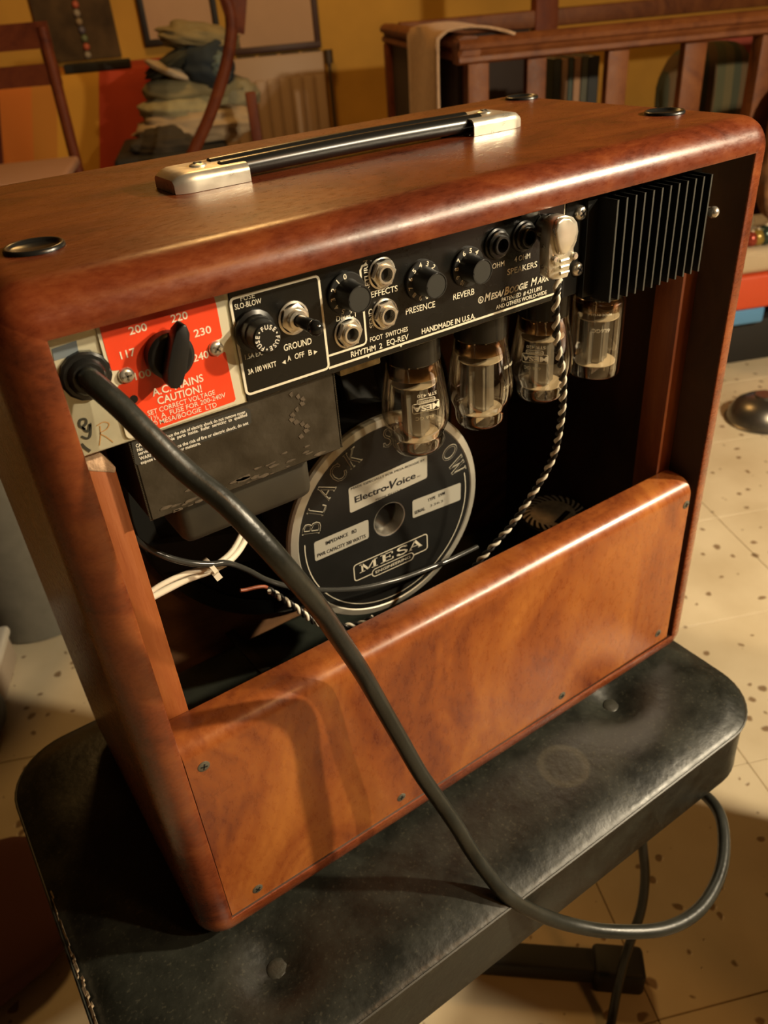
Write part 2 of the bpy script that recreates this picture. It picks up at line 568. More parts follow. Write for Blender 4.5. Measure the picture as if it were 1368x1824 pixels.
def loop_band(mb, pts, w_, M3, closed=True):
    """flat line of width w_ along a 2D polyline"""
    P = [np.array(p, float) for p in pts]; n = len(P)
    L = []; Rr = []
    for i in range(n):
        a = P[(i - 1) % n] if (closed or i > 0) else P[i]
        c = P[(i + 1) % n] if (closed or i < n - 1) else P[i]
        d = c - a; d /= np.linalg.norm(d); nn = np.array([-d[1], d[0]]) * w_ / 2
        L.append(P[i] + nn); Rr.append(P[i] - nn)
    vs = [M3(*p) for p in L] + [M3(*p) for p in Rr]
    m = n if closed else n - 1
    mb.add(vs, [(i, (i + 1) % n, n + (i + 1) % n, n + i) for i in range(m)])



# ================================================================== the room
W, H, T, D = 0.430, 0.39698, 0.0205, 0.240
FLOORM = floor_mat()
mb = MB(); mb.box(-5, 7, -3, 7, -0.56, -0.512)
fl = obj('floor', mb, mat('tile_grout', (0.40, 0.30, 0.17), 0.8), at=(0, 0, -0.512))
tag(fl, kind='structure')
TS = 0.2925
rng = random.Random(3)
mb = MB(); mb.box(-TS / 2 + 0.0006, TS / 2 - 0.0006, -TS / 2 + 0.0006, TS / 2 - 0.0006, -0.0115, 0)
proto = None
ct, st_ = float(eB[0]), float(eB[1])
u00, v00 = 0.690, 0.0705
for i in range(-4, 8):
    for j in range(-2, 15):
        u = u00 + (i + 0.5) * TS; v = v00 + (j + 0.5) * TS
        c = eB * u + nB * v
        at = (c[0], c[1], -0.5 + rng.uniform(-0.0004, 0.0004))
        if proto is None:
            proto = obj('floor_tile', mb, FLOORM, fl, at=(0, 0, 0), smooth=0, bevel=0.0007, seg=1)
            t = proto; t.location = tuple(np.array(at) - ORG[fl.name])
        else:
            t = proto.copy(); scn.collection.objects.link(t); t.parent = fl
            t.location = tuple(np.array(at) - ORG[fl.name])
        t.rotation_euler = (0, 0, math.atan2(st_, ct))

WALLD = 4.6
mb = MB()
o_ = CAM @ nB
mb.obox(rp(0.6, WALLD + 0.05, 0.75), (eB, nB, (0, 0, 1)), (3.6, 0.05, 1.25))
wb = obj('wall_back', mb, mat('ochre_wall', (0.56, 0.30, 0.045), 0.85, var=0.18, vscale=2.5, bump=0.15, bscale=60), at=rp(0.6, WALLD + 0.05, -0.5))
tag(wb, kind='structure')

# ================================================================== the bench
SX0, SX1, SY0, SY1 = -0.099, 0.456, -0.088, 0.262
SEATZ = -0.0225
bench_c = (0.1785, 0.087, -0.5)
RINGPOS = tuple(np.array([0.269, -0.030, SEATZ]) - np.array(bench_c))
LEATHER = leather_mat()
bench = thing('piano_bench', 'black leather bench with button-tufted seat carrying the wooden amplifier', 'bench', bench_c)


def seat_outline(off, n=10, r=0.052):
    return rrect(SX0 + off, SX1 - off, SY0 + off, SY1 - off, max(r - off, 0.003), n)


def densify(P, step=0.012):
    out = []
    for a, b in zip(P, P[1:] + P[:1]):
        a = np.array(a); b = np.array(b); k = max(1, int(np.linalg.norm(b - a) / step))
        for i in range(k): out.append(tuple(a + (b - a) * i / k))
    return out


BUTTONS = [(0.013, -0.026), (0.355, -0.002), (0.011, 0.180), (0.353, 0.180), (0.182, 0.200)]


def seat_z(x, y):
    ex = min(x - SX0, SX1 - x, y - SY0, SY1 - y)
    z = SEATZ - 0.0075 * math.exp(-(max(ex, 0) / 0.017) ** 1.5)
    for k, (bx, by) in enumerate(BUTTONS):
        d = math.hypot(x - bx, y - by)
        z -= 0.0095 * math.exp(-(d / 0.019) ** 2) + 0.006 * math.exp(-(d / 0.042) ** 2)
    z += 0.0007 * noise.noise(Vector((x * 25, y * 25, 1.7)))
    return z


base = densify(seat_outline(0.0), 0.007)
cxs, cys = 0.1785, 0.087
mb = MB(); rings = []
for off, z in ((0.004, -0.098), (0.0, -0.090), (0.0005, -0.075), (0.0008, -0.050), (0.0005, -0.036), (0.0002, -0.0335), (0.0012, -0.0328), (0.0004, -0.0318), (0.0018, -0.0306), (0.004, -0.0297)):
    f = 1 - off / 0.17
    rings.append([(cxs + (p[0] - cxs) * f, cys + (p[1] - cys) * f, z) for p in base])
for k in range(1, 47):
    s_ = 1 - 0.024 - (k / 46) ** 0.95 * (1 - 0.024 - 0.002)
    rings.append([(cxs + (p[0] - cxs) * s_, cys + (p[1] - cys) * s_, seat_z(cxs + (p[0] - cxs) * s_, cys + (p[1] - cys) * s_)) for p in base])
mb.rings(rings, True, True, True)
seat = obj('seat_cushion', mb, LEATHER, bench, smooth=60)
# seam piping round the top edge
mb = MB()
pts = [(cxs + (p[0] - cxs) * 1.0, cys + (p[1] - cys) * 1.0, -0.0325) for p in base]
mb.tube(pts + [pts[0]], 0.0011, 6, False)
obj('seam', mb, mat('seam_leather', (0.035, 0.034, 0.026), 0.45), seat)
for bx, by in BUTTONS[:2]:
    mb = MB(); zb = seat_z(bx, by)
    mb.lathe((bx, by, zb - 0.003), (0.10, -0.1, 1), [(0.0001, 0.0055), (0.004, 0.0053), (0.0068, 0.0048), (0.0082, 0.0036), (0.0088, 0.0015), (0.0085, -0.003)], 24)
    obj('tuft_button', mb, mat('button_leather', (0.035, 0.034, 0.026), 0.38, bump=0.2, bscale=400), seat)
# cracked pale edge along the left side of the seat
mb = MB(); rc = random.Random(5)
y = 0.115
while y > -0.045:
    l = rc.uniform(0.002, 0.007)
    wdt = rc.uniform(0.0006, 0.0019) * (1.15 if y < 0.06 else 0.7)
    x = SX0 + 0.0022 + rc.uniform(-0.0006, 0.0008)
    mb.prism([(x, y, -0.0292), (x + wdt, y, -0.0280), (x + wdt * 1.1, y - l, -0.0280), (x + rc.uniform(-0.0005, 0.0005), y - l * 1.1, -0.0292)], (0, 0, 0.0022))
    y -= l * rc.uniform(0.7, 1.3)
o = obj('cracked_edge', mb, mat('cracked_backing', (0.42, 0.33, 0.22), 0.8, var=0.4, vscale=300), seat, smooth=0)
o['label'] = 'pale cracked edge of the leather'
# under-seat plate, column and four feet
mb = MB(); mb.box(SX0 + 0.05, SX1 - 0.05, SY0 + 0.05, SY1 - 0.05, -0.112, -0.098)
obj('seat_board', mb, MATTEBLACK, bench)
pc = np.array([0.190, 0.142])
mb = MB(); mb.cyl((pc[0], pc[1], -0.462), (pc[0], pc[1], -0.112), 0.024, n=24)
obj('column', mb, MATTEBLACK, bench)
for k in range(4):
    a = math.atan2(-0.19, 0.22) + k * PI / 2
    d = np.array([math.cos(a), math.sin(a), 0]); n_ = np.array([-d[1], d[0], 0])
    c = np.array([pc[0], pc[1], -0.476])
    mb = MB(); mb.obox(c + d * 0.125, (d, n_, (0, 0, 1)), (0.125, 0.0145, 0.0145))
    lg = obj('leg', mb, MATTEBLACK, bench, bevel=0.005, seg=3)
    mb = MB(); mb.obox(c + d * 0.264 + np.array([0, 0, -0.003]), (d, n_, (0, 0, 1)), (0.029, 0.0195, 0.0205))
    obj('rubber_foot', mb, mat('rubber_foot', (0.009, 0.009, 0.008), 0.6), lg, bevel=0.006, seg=3)

# table added out of view to cast the floor shadow by the bench
fs_n = np.array([0.866, 0.5, 0]); fs_t = np.array([0.5, -0.866, 0])
fc = fs_n * 0.4535 + fs_t * 1.05
shadow_caster = thing('shadow_table', 'plain dark wooden table added out of view to shade the floor by the bench', 'table', (fc[0], fc[1], -0.5))
STW = mat('shadow_table_wood', (0.12, 0.045, 0.02), 0.5)
mb = MB(); mb.obox((fc[0], fc[1], 0.19), (fs_n, -fs_t, (0, 0, 1)), (0.1985, 0.40, 0.012))
obj('table_top', mb, STW, shadow_caster, bevel=0.004)
for a in (-1, 1):
    for b in (-1, 1):
        q = fc + fs_n * 0.175 * a + fs_t * 0.37 * b
        mb = MB(); mb.obox((q[0], q[1], -0.161), (fs_n, -fs_t, (0, 0, 1)), (0.015, 0.015, 0.339))
        obj('leg', mb, STW, shadow_caster)

# ================================================================== the amplifier
amp_c = (0.215, 0.12, -0.0205)
amp = thing('guitar_amplifier', 'open-backed reddish wooden combo amplifier with black panel and glass tubes on bench', 'amplifier', amp_c)
r_ = 0.0170
prof = [(0, 0.0011), (0.0003, 0.0003), (0.0011, 0)]
prof += [(T - r_ + r_ * math.sin(k * PI / 20), r_ - r_ * math.cos(k * PI / 20)) for k in range(0, 11)]
prof += [(T - r_ + r_ * math.cos(k * PI / 20), D - r_ + r_ * math.sin(k * PI / 20)) for k in range(0, 11)]
prof += [(0, D)]
mb = MB(); rings = []
for cx, cz, a0 in ((0, 0, 180), (W, 0, 270), (W, H, 0), (0, H, 90)):
    for k in range(9):
        a = math.radians(a0 + 90 * k / 8)
        rings.append([(cx + o * math.cos(a), y, cz + o * math.sin(a)) for o, y in prof])
rings.append(rings[0])
mb.rings(rings)
np_ = len(prof)
ns_ = len(mb.f) // np_      # strips run round the box: on top, dimmer light is put into the colour
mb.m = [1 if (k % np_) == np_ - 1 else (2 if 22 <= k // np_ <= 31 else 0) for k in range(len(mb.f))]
cab = obj('cabinet', mb, [CABWOOD, wood('shaded_inner_wood', ((0.030, 0.012, 0.004), (0.048, 0.019, 0.006), (0.065, 0.028, 0.009)), (1, 2, 1), rough=0.6, scale=9), TOPWOOD_DIMMED], amp, smooth=30)  # inner faces: shade inside the box is put into a darker wood colour
mb = MB(); mb.box(0.0002, W - 0.0002, 0.220, 0.236, 0.0002, H - 0.0002)
obj('baffle', mb, wood('baffle_ply', ((0.11, 0.050, 0.022), (0.18, 0.085, 0.034), (0.24, 0.115, 0.045)), (1, 1, 3), rough=0.7, scale=9), amp)

# lower back panel
px0, px1 = 0.0006, 0.4250
PY0, PY1, PZ = 0.0020, 0.0275, 0.1625
prof2 = [(PY0, 0.0006)]
r1 = 0.0130
prof2 += [(PY0 + r1 - r1 * math.cos(k * PI / 24), PZ - r1 + r1 * math.sin(k * PI / 24)) for k in range(13)]
r2 = 0.0015
prof2 += [(PY1 - r2 + r2 * math.sin(k * PI / 12), PZ - r2 + r2 * math.cos(k * PI / 12)) for k in range(7)]
prof2 += [(PY1, 0.0006)]
mb = MB(); mb.prism([(px0, y, z) for y, z in prof2], (px1 - px0, 0, 0))
panel = obj('lower_back_panel', mb, PANWOOD, amp, smooth=35)


def screw(px, y, r, parent, m, slot_m, h=0.0012, name='screw'):
    p = on(px, 1, y)
    mb = MB()
    mb.lathe((p[0], y, p[2]), (0, -1, 0), [(r, -0.001), (r, h * 0.35), (r * 0.8, h * 0.85), (r * 0.45, h), (1e-6, h * 1.02)], 20)
    mb.slot = 1
    a = rng.uniform(0, PI)
    for k in (0, PI / 2):
        d = np.array([math.cos(a + k), 0, math.sin(a + k)]); n_ = np.array([-d[2], 0, d[0]])
        mb.obox((p[0], y - h * 1.0, p[2]), (d, n_, (0, 1, 0)), (r * 0.55, r * 0.11, 0.00025))
    return obj(name, mb, [m, slot_m], parent, smooth=50)


for px in ((363, 1365), (459, 1583), (715, 1420), (1001, 1239), (1172, 1128), (1222, 899)):
    screw(px, PY0, 0.0036, panel, mat('dark_screw', (0.20, 0.19, 0.15), 0.42, metal=0.6), MATTEBLACK, 0.0006)

# cleats on both sides of the opening
mb = MB()
mb.prism([(0.0001, 0.0280, 0.001), (0.0170, 0.0280, 0.001), (0.0158, 0.0280, 0.322), (0.0105, 0.0280, 0.333), (0.0001, 0.0280, 0.336)], (0, 0.030, 0))
cl = obj('cleat', mb, CLEATWOOD, amp, bevel=0.0008)
mb = MB()
mb.prism([(0.0003, 0.0277, 0.3285), (0.0052, 0.0276, 0.3255), (0.0152, 0.0277, 0.3205), (0.0162, 0.0277, 0.3230), (0.0110, 0.0277, 0.3335), (0.0003, 0.0277, 0.3368)], (0, 0.018, 0))
o = obj('broken_tip', mb, RAWWOOD, cl, bevel=0.0008); o['label'] = 'pale splintered tip of the cleat'
mb = MB(); mb.box(W - 0.0158, W - 0.0001, 0.0280, 0.050, 0.001, 0.334)
obj('cleat', mb, CLEATWOOD, amp, bevel=0.0008)

# handle
hz = H + T
mb = MB()
for yy in (0.1125, 0.1265):
    path = [(x, yy, hz + 0.0062 + 0.0008 * math.sin(PI * (x - 0.13) / 0.17)) for x in np.linspace(0.128, 0.304, 18)]
    mb.tube(path, 0.0049, 16)
mb.box(0.128, 0.304, 0.1135, 0.1255, hz + 0.0030, hz + 0.0058)
hd = obj('handle', mb, mat('handle_vinyl', (0.010, 0.010, 0.009), 0.27, spec=0.8), amp, smooth=45)
hd['label'] = 'black two-ribbed strap handle'


def endcap(x0, x1, outer):
    mb = MB()
    y0, y1, zt = 0.1025, 0.1368, hz + 0.0095
    # shell open at the inner end
    r = 0.0042
    n = 6
    sec = [(y0, hz + 0.0002)] + [(y0 + r - r * math.cos(k * PI / 2 / n), zt - r + r * math.sin(k * PI / 2 / n)) for k in range(n + 1)]
    sec += [(y1 - r + r * math.sin(k * PI / 2 / n), zt - r + r * math.cos(k * PI / 2 / n)) for k in range(n + 1)] + [(y1, hz + 0.0002)]
    xs = np.linspace(x0, x1, 12) if outer == 'right' else np.linspace(x1, x0, 12)
    L = abs(x1 - x0)
    rings = []
    ycen = (y0 + y1) / 2
    for x in list(xs):
        d = abs(x - (x1 if outer == 'right' else x0))
        s = 1.0; dz = 0.0
        if d < 0.009:
            t = 1 - d / 0.009
            s = 1 - 0.20 * t * t; dz = 0.0030 * t ** 2.2
        rings.append([(x, ycen + (y - ycen) * s, max(hz + 0.0002, z - dz * (z - hz) / 0.0095)) for y, z in sec])
    mb.rings(rings, False, False, True)
    inner = []
    for ri in rings[:1]:
        inner = [(p[0], ycen + (p[1] - ycen) * 0.94, hz + 0.0002 + (p[2] - hz) * 0.90) for p in ri]
        m = len(ri)
        mb.add(list(ri) + inner, [(j, j + 1, m + j + 1, m + j) for j in range(m - 1)])
    return mb


for nm, x0, x1, oo in (('end_cap', 0.0985, 0.1400, 'left'), ('end_cap', 0.2925, 0.3335, 'right')):
    ec = obj(nm, endcap(x0, x1, oo), CAPMETAL, hd, smooth=50)
    ec['label'] = 'dented nickel end cap of the handle'
for x in (0.1185, 0.3145):
    mb = MB(); mb.lathe((x, 0.1195, hz + 0.0094), (0, 0, 1), [(0.0048, -0.0005), (0.0046, 0.0007), (0.003, 0.0014), (1e-6, 0.0017)], 24)
    mb.slot = 1
    for a in (0.4, 0.4 + PI / 2):
        d = np.array([math.cos(a), math.sin(a), 0]); n_ = np.array([-d[1], d[0], 0])
        mb.obox((x, 0.1195, hz + 0.0110), (d, n_, (0, 0, 1)), (0.0026, 0.0006, 0.0002))
    obj('screw', mb, [STEEL, MATTEBLACK], hd)

# stacking cups let into the top
for x, y in ((0.0155, 0.0575), (0.4150, 0.0600), (0.4250, 0.2050), (0.0160, 0.2020)):
    mb = MB()
    mb.lathe((x, y, hz), (0, 0, 1), [(0.0128, 0.0001), (0.0127, 0.0012), (0.0120, 0.0019), (0.0111, 0.0018), (0.0104, 0.0010), (0.0098, 0.0004), (1e-6, 0.0003)], 40)
    obj('stacking_cup', mb, BLACKPLASTIC, amp, smooth=60)

# chassis behind the control panel
YP = 0.016
mb = MB(); mb.box(0.0012, 0.400, YP, 0.200, 0.3392, H - 0.0006)
ch = obj('chassis', mb, ZINC, amp, bevel=0.0006, seg=1)
mb = MB()
pl = [on(p, 1, YP - 0.0003)[[0, 2]] for p in ((92, 622), (136, 607), (140, 626), (134, 632), (97, 643))]
strokes(mb, [pl], lambda u, v: (u, YP - 0.0002, v))
obj('paint_smear', mb, mat('blue_grey_paint', (0.17, 0.20, 0.22), 0.5), ch)['label'] = 'blue grey paint smear'


def pen(px_list, w_, m, name):
    mb = MB()
    P = [on(p, 1, YP - 0.0003)[[0, 2]] for p in px_list]
    P3 = smooth_path([np.array([p[0], p[1]]) for p in P], 4)
    loop_band(mb, P3, w_, lambda u, v: (u, YP - 0.0002, v), closed=False)
    return obj(name, mb, m, ch, smooth=0)


def c3(p): return (60 + p[0] / 3.42, 500 + p[1] / 3.42)


INK = mat('marker_ink', (0.05, 0.045, 0.03), 0.6)
pen([c3(p) for p in ((315, 905), (280, 885), (285, 850), (315, 845), (320, 870), (300, 895), (330, 920), (345, 870), (345, 940), (325, 962), (290, 950))], 0.0011, INK, 'marker_scribble')
pen([c3(p) for p in ((290, 995), (315, 1020), (345, 1040))], 0.0014, INK, 'marker_scribble')
OCH = mat('ochre_pencil', (0.45, 0.22, 0.06), 0.7)
pen([c3(p) for p in ((385, 885), (425, 862), (460, 872), (445, 905), (405, 930), (440, 950), (485, 985))], 0.0004, OCH, 'pencil_letter')
pen([c3(p) for p in ((405, 885), (408, 940), (402, 1005))], 0.0004, OCH, 'pencil_letter')

# strain relief where the mains cord leaves
sc = on((152, 668), 1, YP)
mb = MB()
mb.lathe((sc[0], YP, sc[2]), (0, -1, 0), [(0.0108, 0), (0.0106, 0.0018), (0.0096, 0.0026), (0.0082, 0.0028), (0.0076, 0.0042), (0.0066, 0.0052), (1e-6, 0.0053)], 14)
obj('strain_relief', mb, BLACKPLASTIC, ch, smooth=25)


def pmap(eps=0.0, y=YP):
    return lambda u, v: (u, y - eps, v)


def l2(px, y=YP):
    return on(px, 1, y)[[0, 2]]


# ------------------------------------------------ red mains plate
pt = 0.0010
cor = [l2(p, YP - pt) for p in ((167, 588), (404, 524), (427, 712), (232, 788))]
x0p = (cor[0][0] + cor[3][0]) / 2; x1p = (cor[1][0] + cor[2][0]) / 2
zb = (cor[2][1] + cor[3][1]) / 2; zt = 0.3945
mb = MB(); mb.prism([(u, YP, v) for u, v in rrect(x0p, x1p, zb, zt, 0.0026)], (0, -pt, 0))
plate = obj('mains_plate', mb, mat('plate_cream', (0.66, 0.60, 0.44), 0.4), amp, smooth=0)
yr = YP - pt


def c3l(p): return l2(c3(p), yr)


field = [c3l(p) for p in ((412, 330), (1092, 138), (1105, 140), (1113, 150), (1148, 335), (1142, 350), (1085, 372), (1062, 395), (1060, 425), (1080, 452), (1120, 462), (1160, 432), (1168, 440), (1230, 720), (1222, 735), (760, 900), (605, 945), (595, 935), (592, 900), (570, 760), (512, 650), (520, 635), (570, 618), (600, 595), (605, 560), (590, 540), (560, 532), (520, 545), (480, 548), (470, 540), (415, 340))]
zz = max(p[1] for p in field)
field[0][1] = field[1][1] = field[2][1] = 0.3925
mb = MB(); strokes(mb, [field], pmap(0.00012, yr))
obj('red_field', mb, RED, plate, smooth=0)
mb = MB()


def ptext(mb, s, a, b, hpx, y=YP, eps=0.00025, off=0.012, shear=0.0):
    A = l2(a, y); B = l2(b, y)
    mid = ((a[0] + b[0]) / 2, (a[1] + b[1]) / 2)
    ppm = FPX / np.linalg.norm(on(mid, 1, y) - CAM)
    text(mb, s, A, B, hpx / ppm / 0.93, pmap(eps, y), off, shear)


for s, a, b, h in (('200', (231, 596.5), (262.6, 587.7), 12.5), ('220', (305.6, 574.6), (334.9, 567.0), 12.5), ('230', (346.5, 600.9), (376.7, 592), 12.5),
                   ('240', (345, 644.7), (372.3, 636), 12.5), ('117', (215.8, 639.8), (241.9, 632.0), 12.5), ('100', (241.3, 676.9), (270, 668.6), 12.5),
                   ('A.C. MAINS', (272, 706), (362.6, 678.4), 13), ('CAUTION!', (281.6, 720.8), (359.7, 697.4), 13),
                   ('SET CORRECT VOLTAGE', (263.8, 740.4), (383, 702.0), 8.5), ('1\u00bd A  FUSE FOR 200-240V', (270, 749.8), (402, 706.6), 8.5),
                   ('\u00a9 MESA/BOOGIE  LTD', (272.0, 759.5), (386, 724), 8.5)):
    ptext(mb, s, a, b, h, yr, off=0.004 if h < 10 else 0.014)
obj('lettering', mb, mat('plate_print', (0.86, 0.74, 0.58), 0.45), plate, smooth=0)
mb = MB(); q = l2((238, 711), yr); mb.lathe((q[0], yr - 0.0002, q[1]), (0, -1, 0), [(0.0019, 0), (1e-6, 0.00005)], 14)
obj('rivet_hole', mb, MATTEBLACK, plate)
for px in ((224.5, 668), (384, 620)):
    screw(px, yr, 0.0035, plate, STEEL, mat('screw_slot', (0.2, 0.18, 0.14), 0.5, metal=0.6), 0.0020)
# voltage selector
q = l2((298, 629), yr)
mb = MB()
mb.lathe((q[0], yr, q[1]), (0, -1, 0), [(0.0098, 0), (0.0106, 0.0006), (0.0104, 0.0050), (0.0090, 0.0062), (0.0080, 0.0060), (1e-6, 0.0060)], 36)
a = math.radians(90 - 22)
d = np.array([math.cos(a), 0, math.sin(a)]); n_ = np.array([-d[2], 0, d[0]])
cc = np.array([q[0], yr - 0.006, q[1]])
out = []
for t, hw in ((-0.0118, 0.0014), (-0.0095, 0.0034), (-0.003, 0.0042), (0.006, 0.0040), (0.0125, 0.0030), (0.0158, 0.0008)):
    out.append((t, hw))
poly = [cc + d * t + n_ * hw for t, hw in out] + [cc + d * t - n_ * hw for t, hw in reversed(out)]
mb.prism(poly, (0, -0.0072, 0))
obj('voltage_selector', mb, mat('selector_black', (0.010, 0.010, 0.010), 0.38), plate, smooth=40, bevel=0.0006, bang=50)['label'] = 'black pointer knob set to 220'

# ------------------------------------------------ black control panel
xa = l2((406, 530))[0]; xb = l2((1005, 367))[0]
zb = (l2((430, 707))[1] + l2((985, 537.5))[1]) / 2 - 0.0008
mb = MB(); mb.box(xa, xb, YP - 0.0008, YP, zb, H - 0.001)
YC = YP - 0.0008
cp = obj('control_panel', mb, PANELBLACK, amp, smooth=0, bevel=0.0003, seg=1)
cp['label'] = 'black rear control panel with cream print'
mb = MB()
zlow = l2((600, 651), YC)[1]
xf0 = l2((425, 620), YC)[0]; xf1 = l2((576, 570), YC)[0]
zt_ = l2((487, 512), YC)[1]
zb_ = l2((437, 699), YC)[1]
LW = 0.0012
loop_band(mb, rrect(xf0, xf1, zlow, zt_, 0.0022), LW, pmap(0.0001, YC))
strokes(mb, [line2((xf1, zlow), (xb - 0.001, zlow), LW)], pmap(0.00011, YC))
xd = l2((651, 590), YC)[0]; zd = l2((622, 622), YC)[1]
P = [(xf1, zd)] + [(xd - 0.002, zd), (xd - 0.0006, zd + 0.0006), (xd, zd + 0.002), (xd, zt_ - 0.0165)]
loop_band(mb, P, LW * 0.9, pmap(0.00012, YC), closed=False)
loop_band(mb, [(xd, zt_ - 0.009), (xd, zt_ - 0.003), (xd + 0.0012, zt_ - 0.0012), (xd + 0.004, zt_ - 0.0008)], LW * 0.9, pmap(0.00012, YC), closed=False)
for px in ((656, 634), (714, 615)):
    q = l2(px, YC)
    strokes(mb, [[(q[0] - 0.0012, zlow), (q[0], zlow - 0.0016), (q[0] + 0.0012, zlow)]], pmap(0.00012, YC))
strokes(mb, [line2((xb - 0.0004, zb + 0.002), (xb - 0.0004, H - 0.001), 0.0008)], pmap(0.0001, YC))
obj('border_lines', mb, CREAM, cp, smooth=0)
mb = MB()
for s, a, b, h, off in (
        ('FUSE', (428.4, 536.5), (453.6, 530), 8.5, 0.0), ('SLO-BLOW', (418.5, 551.8), (465.7, 539.8), 9, 0.0),
        ('1.5A EX.', (436.7, 640.7), (467.9, 631.9), 9, 0.0), ('3A 100 WATT', (442.2, 667), (492.4, 651.6), 9, 0.02),
        ('GROUND', (505.6, 625.3), (555, 612), 11, 0.012), ('A', (512, 643.5), (518.3, 641.7), 9.5, 0.012), ('OFF', (525, 639.8), (542, 634.8), 9.5, 0.012), ('B', (549.5, 633.2), (555.8, 631.3), 9.5, 0.012),
        ('DIRECT', (598.8, 572.7), (636, 562.8), 9, 0.006), ('RHYTHM  2', (625, 636.3), (680.6, 619.7), 9.5, 0.02), ('EQ-REV', (688.8, 615.6), (727.4, 603.9), 9.5, 0.014),
        ('FOOT  SWITCHES', (659, 609.2), (726, 589.4), 8, 0.008), ('EFFECTS', (660.7, 530.2), (708, 518), 10, 0.008),
        ('PRESENCE', (722.7, 560.6), (774.6, 546.5), 10.5, 0.006), ('REVERB', (806.9, 534.4), (844.3, 523.9), 10.5, 0.006),
        ('HANDMADE IN U.S.A.', (750.8, 595), (846, 566.5), 9, 0.022), ('OHM', (876.3, 479.2), (897.8, 473), 8.5, 0.008),
        ('4 OHM', (915.6, 466.9), (943.6, 459.3), 8.5, 0.012), ('SPEAKERS', (903, 490), (956, 475), 9.5, 0.012), ('4 OHM', (962, 453.5), (985, 447), 7, 0.0),
        ('PATENTED  # 4,211,893', (893, 538), (964.5, 516.2), 6.8, 0.012), ('AND OTHERS WORLD-WIDE', (883, 551), (973, 523.4), 6.6, 0.010)):
    ptext(mb, s, a, b, h, YC, off=off)
# bold slanted maker's line: large initials, small capitals
ptext(mb, 'M', (862.5, 537.0), (873.5, 533.7), 12.5, YC, off=0.03, shear=0.25)
ptext(mb, 'ESA/', (873.8, 533.6), (897.5, 525.7), 10.0, YC, off=0.03, shear=0.25)
ptext(mb, 'B', (897.5, 525.7), (906.5, 522.5), 12.5, YC, off=0.03, shear=0.25)
ptext(mb, 'OOGIE', (907, 522.5), (940, 511.5), 10.0, YC, off=0.03, shear=0.25)
ptext(mb, 'M', (945, 509.8), (956, 506.2), 12.5, YC, off=0.015, shear=0.25)
ptext(mb, 'ARK', (956.5, 506.0), (978, 498.7), 10.0, YC, off=0.015, shear=0.25)
q = l2((856, 534), YC)
loop_band(mb, [(q[0] + 0.0017 * math.cos(t), q[1] + 0.0017 * math.sin(t)) for t in np.linspace(0, 2 * PI, 17)[:-1]], 0.0004, pmap(0.0002, YC))
text(mb, 'R', (q[0] - 0.0007, q[1] - 0.0009), (q[0] + 0.0008, q[1] - 0.0009), 0.0018, pmap(0.0002, YC), 0.0)
# arrowheads beside A and B
for tip, bk in (((502, 646.3), (509.5, 640)), ((565, 625.8), (557, 627.5))):
    t = l2(tip, YC); k = l2(bk, YC)
    sgn = 1 if t[0] > k[0] else -1
    strokes(mb, [[(t[0], t[1]), (t[0] - sgn * 0.0020, t[1] + 0.0011), (t[0] - sgn * 0.0020, t[1] - 0.0011)]], pmap(0.0002, YC))
# upright words
for s, px, ln, hh in (('RETURN', (652, 491), 0.0148, 0.0026), ('SEND', (660.5, 567), 0.0098, 0.0026)):
    q = l2(px, YC)
    text(mb, s, (q[0] + hh / 2, q[1] - ln / 2), (q[0] + hh / 2, q[1] + ln / 2), hh, pmap(0.00025, YC), 0.006)
obj('lettering', mb, CREAM, cp, smooth=0)


def jack(px, kind):
    q = on(px, 1, YC)
    c = (q[0], YC, q[2])
    mb = MB()
    dark = kind == 'black'
    if not dark:
        mb.lathe(c, (0, -1, 0), [(0.0079, 0), (0.0079, 0.0007), (0.0070, 0.0010)], 36)
        mb.lathe(c, (0, -1, 0), [(0.0071, 0.0008), (0.0072, 0.0028), (0.0064, 0.0034), (0.0048, 0.0034)], 6, ref=(0.5, 0, 1))
        mb.lathe(c, (0, -1, 0), [(0.0050, 0.003), (0.0049, 0.0046), (0.0044, 0.0050), (0.0034, 0.0050), (0.0033, 0.0010)], 28)
    else:
        mb.lathe(c, (0, -1, 0), [(0.0084, 0), (0.0082, 0.0012), (0.0072, 0.0016)], 36)
        mb.lathe(c, (0, -1, 0), [(0.0073, 0.0010), (0.0073, 0.0034), (0.0064, 0.0040), (0.0048, 0.0040)], 12)
        mb.lathe(c, (0, -1, 0), [(0.0052, 0.003), (0.0051, 0.0056), (0.0046, 0.0060), (0.0036, 0.0060), (0.0034, 0.0010)], 28)
    mb.slot = 1
    mb.lathe(c, (0, -1, 0), [(0.0036, 0.0012), (1e-6, 0.0012)], 20)
    o = obj('jack', mb, [BLACKPLASTIC if dark else NICKEL, INTERIOR], amp, at=c, smooth=30)
    o['label'] = 'black plastic speaker jack' if dark else 'nickel jack socket with hexagon nut'


for px in ((619, 592), (679, 486), (684, 559)): jack(px, 'nickel')
for px in ((883, 434), (931, 420), (978, 408)): jack(px, 'black')


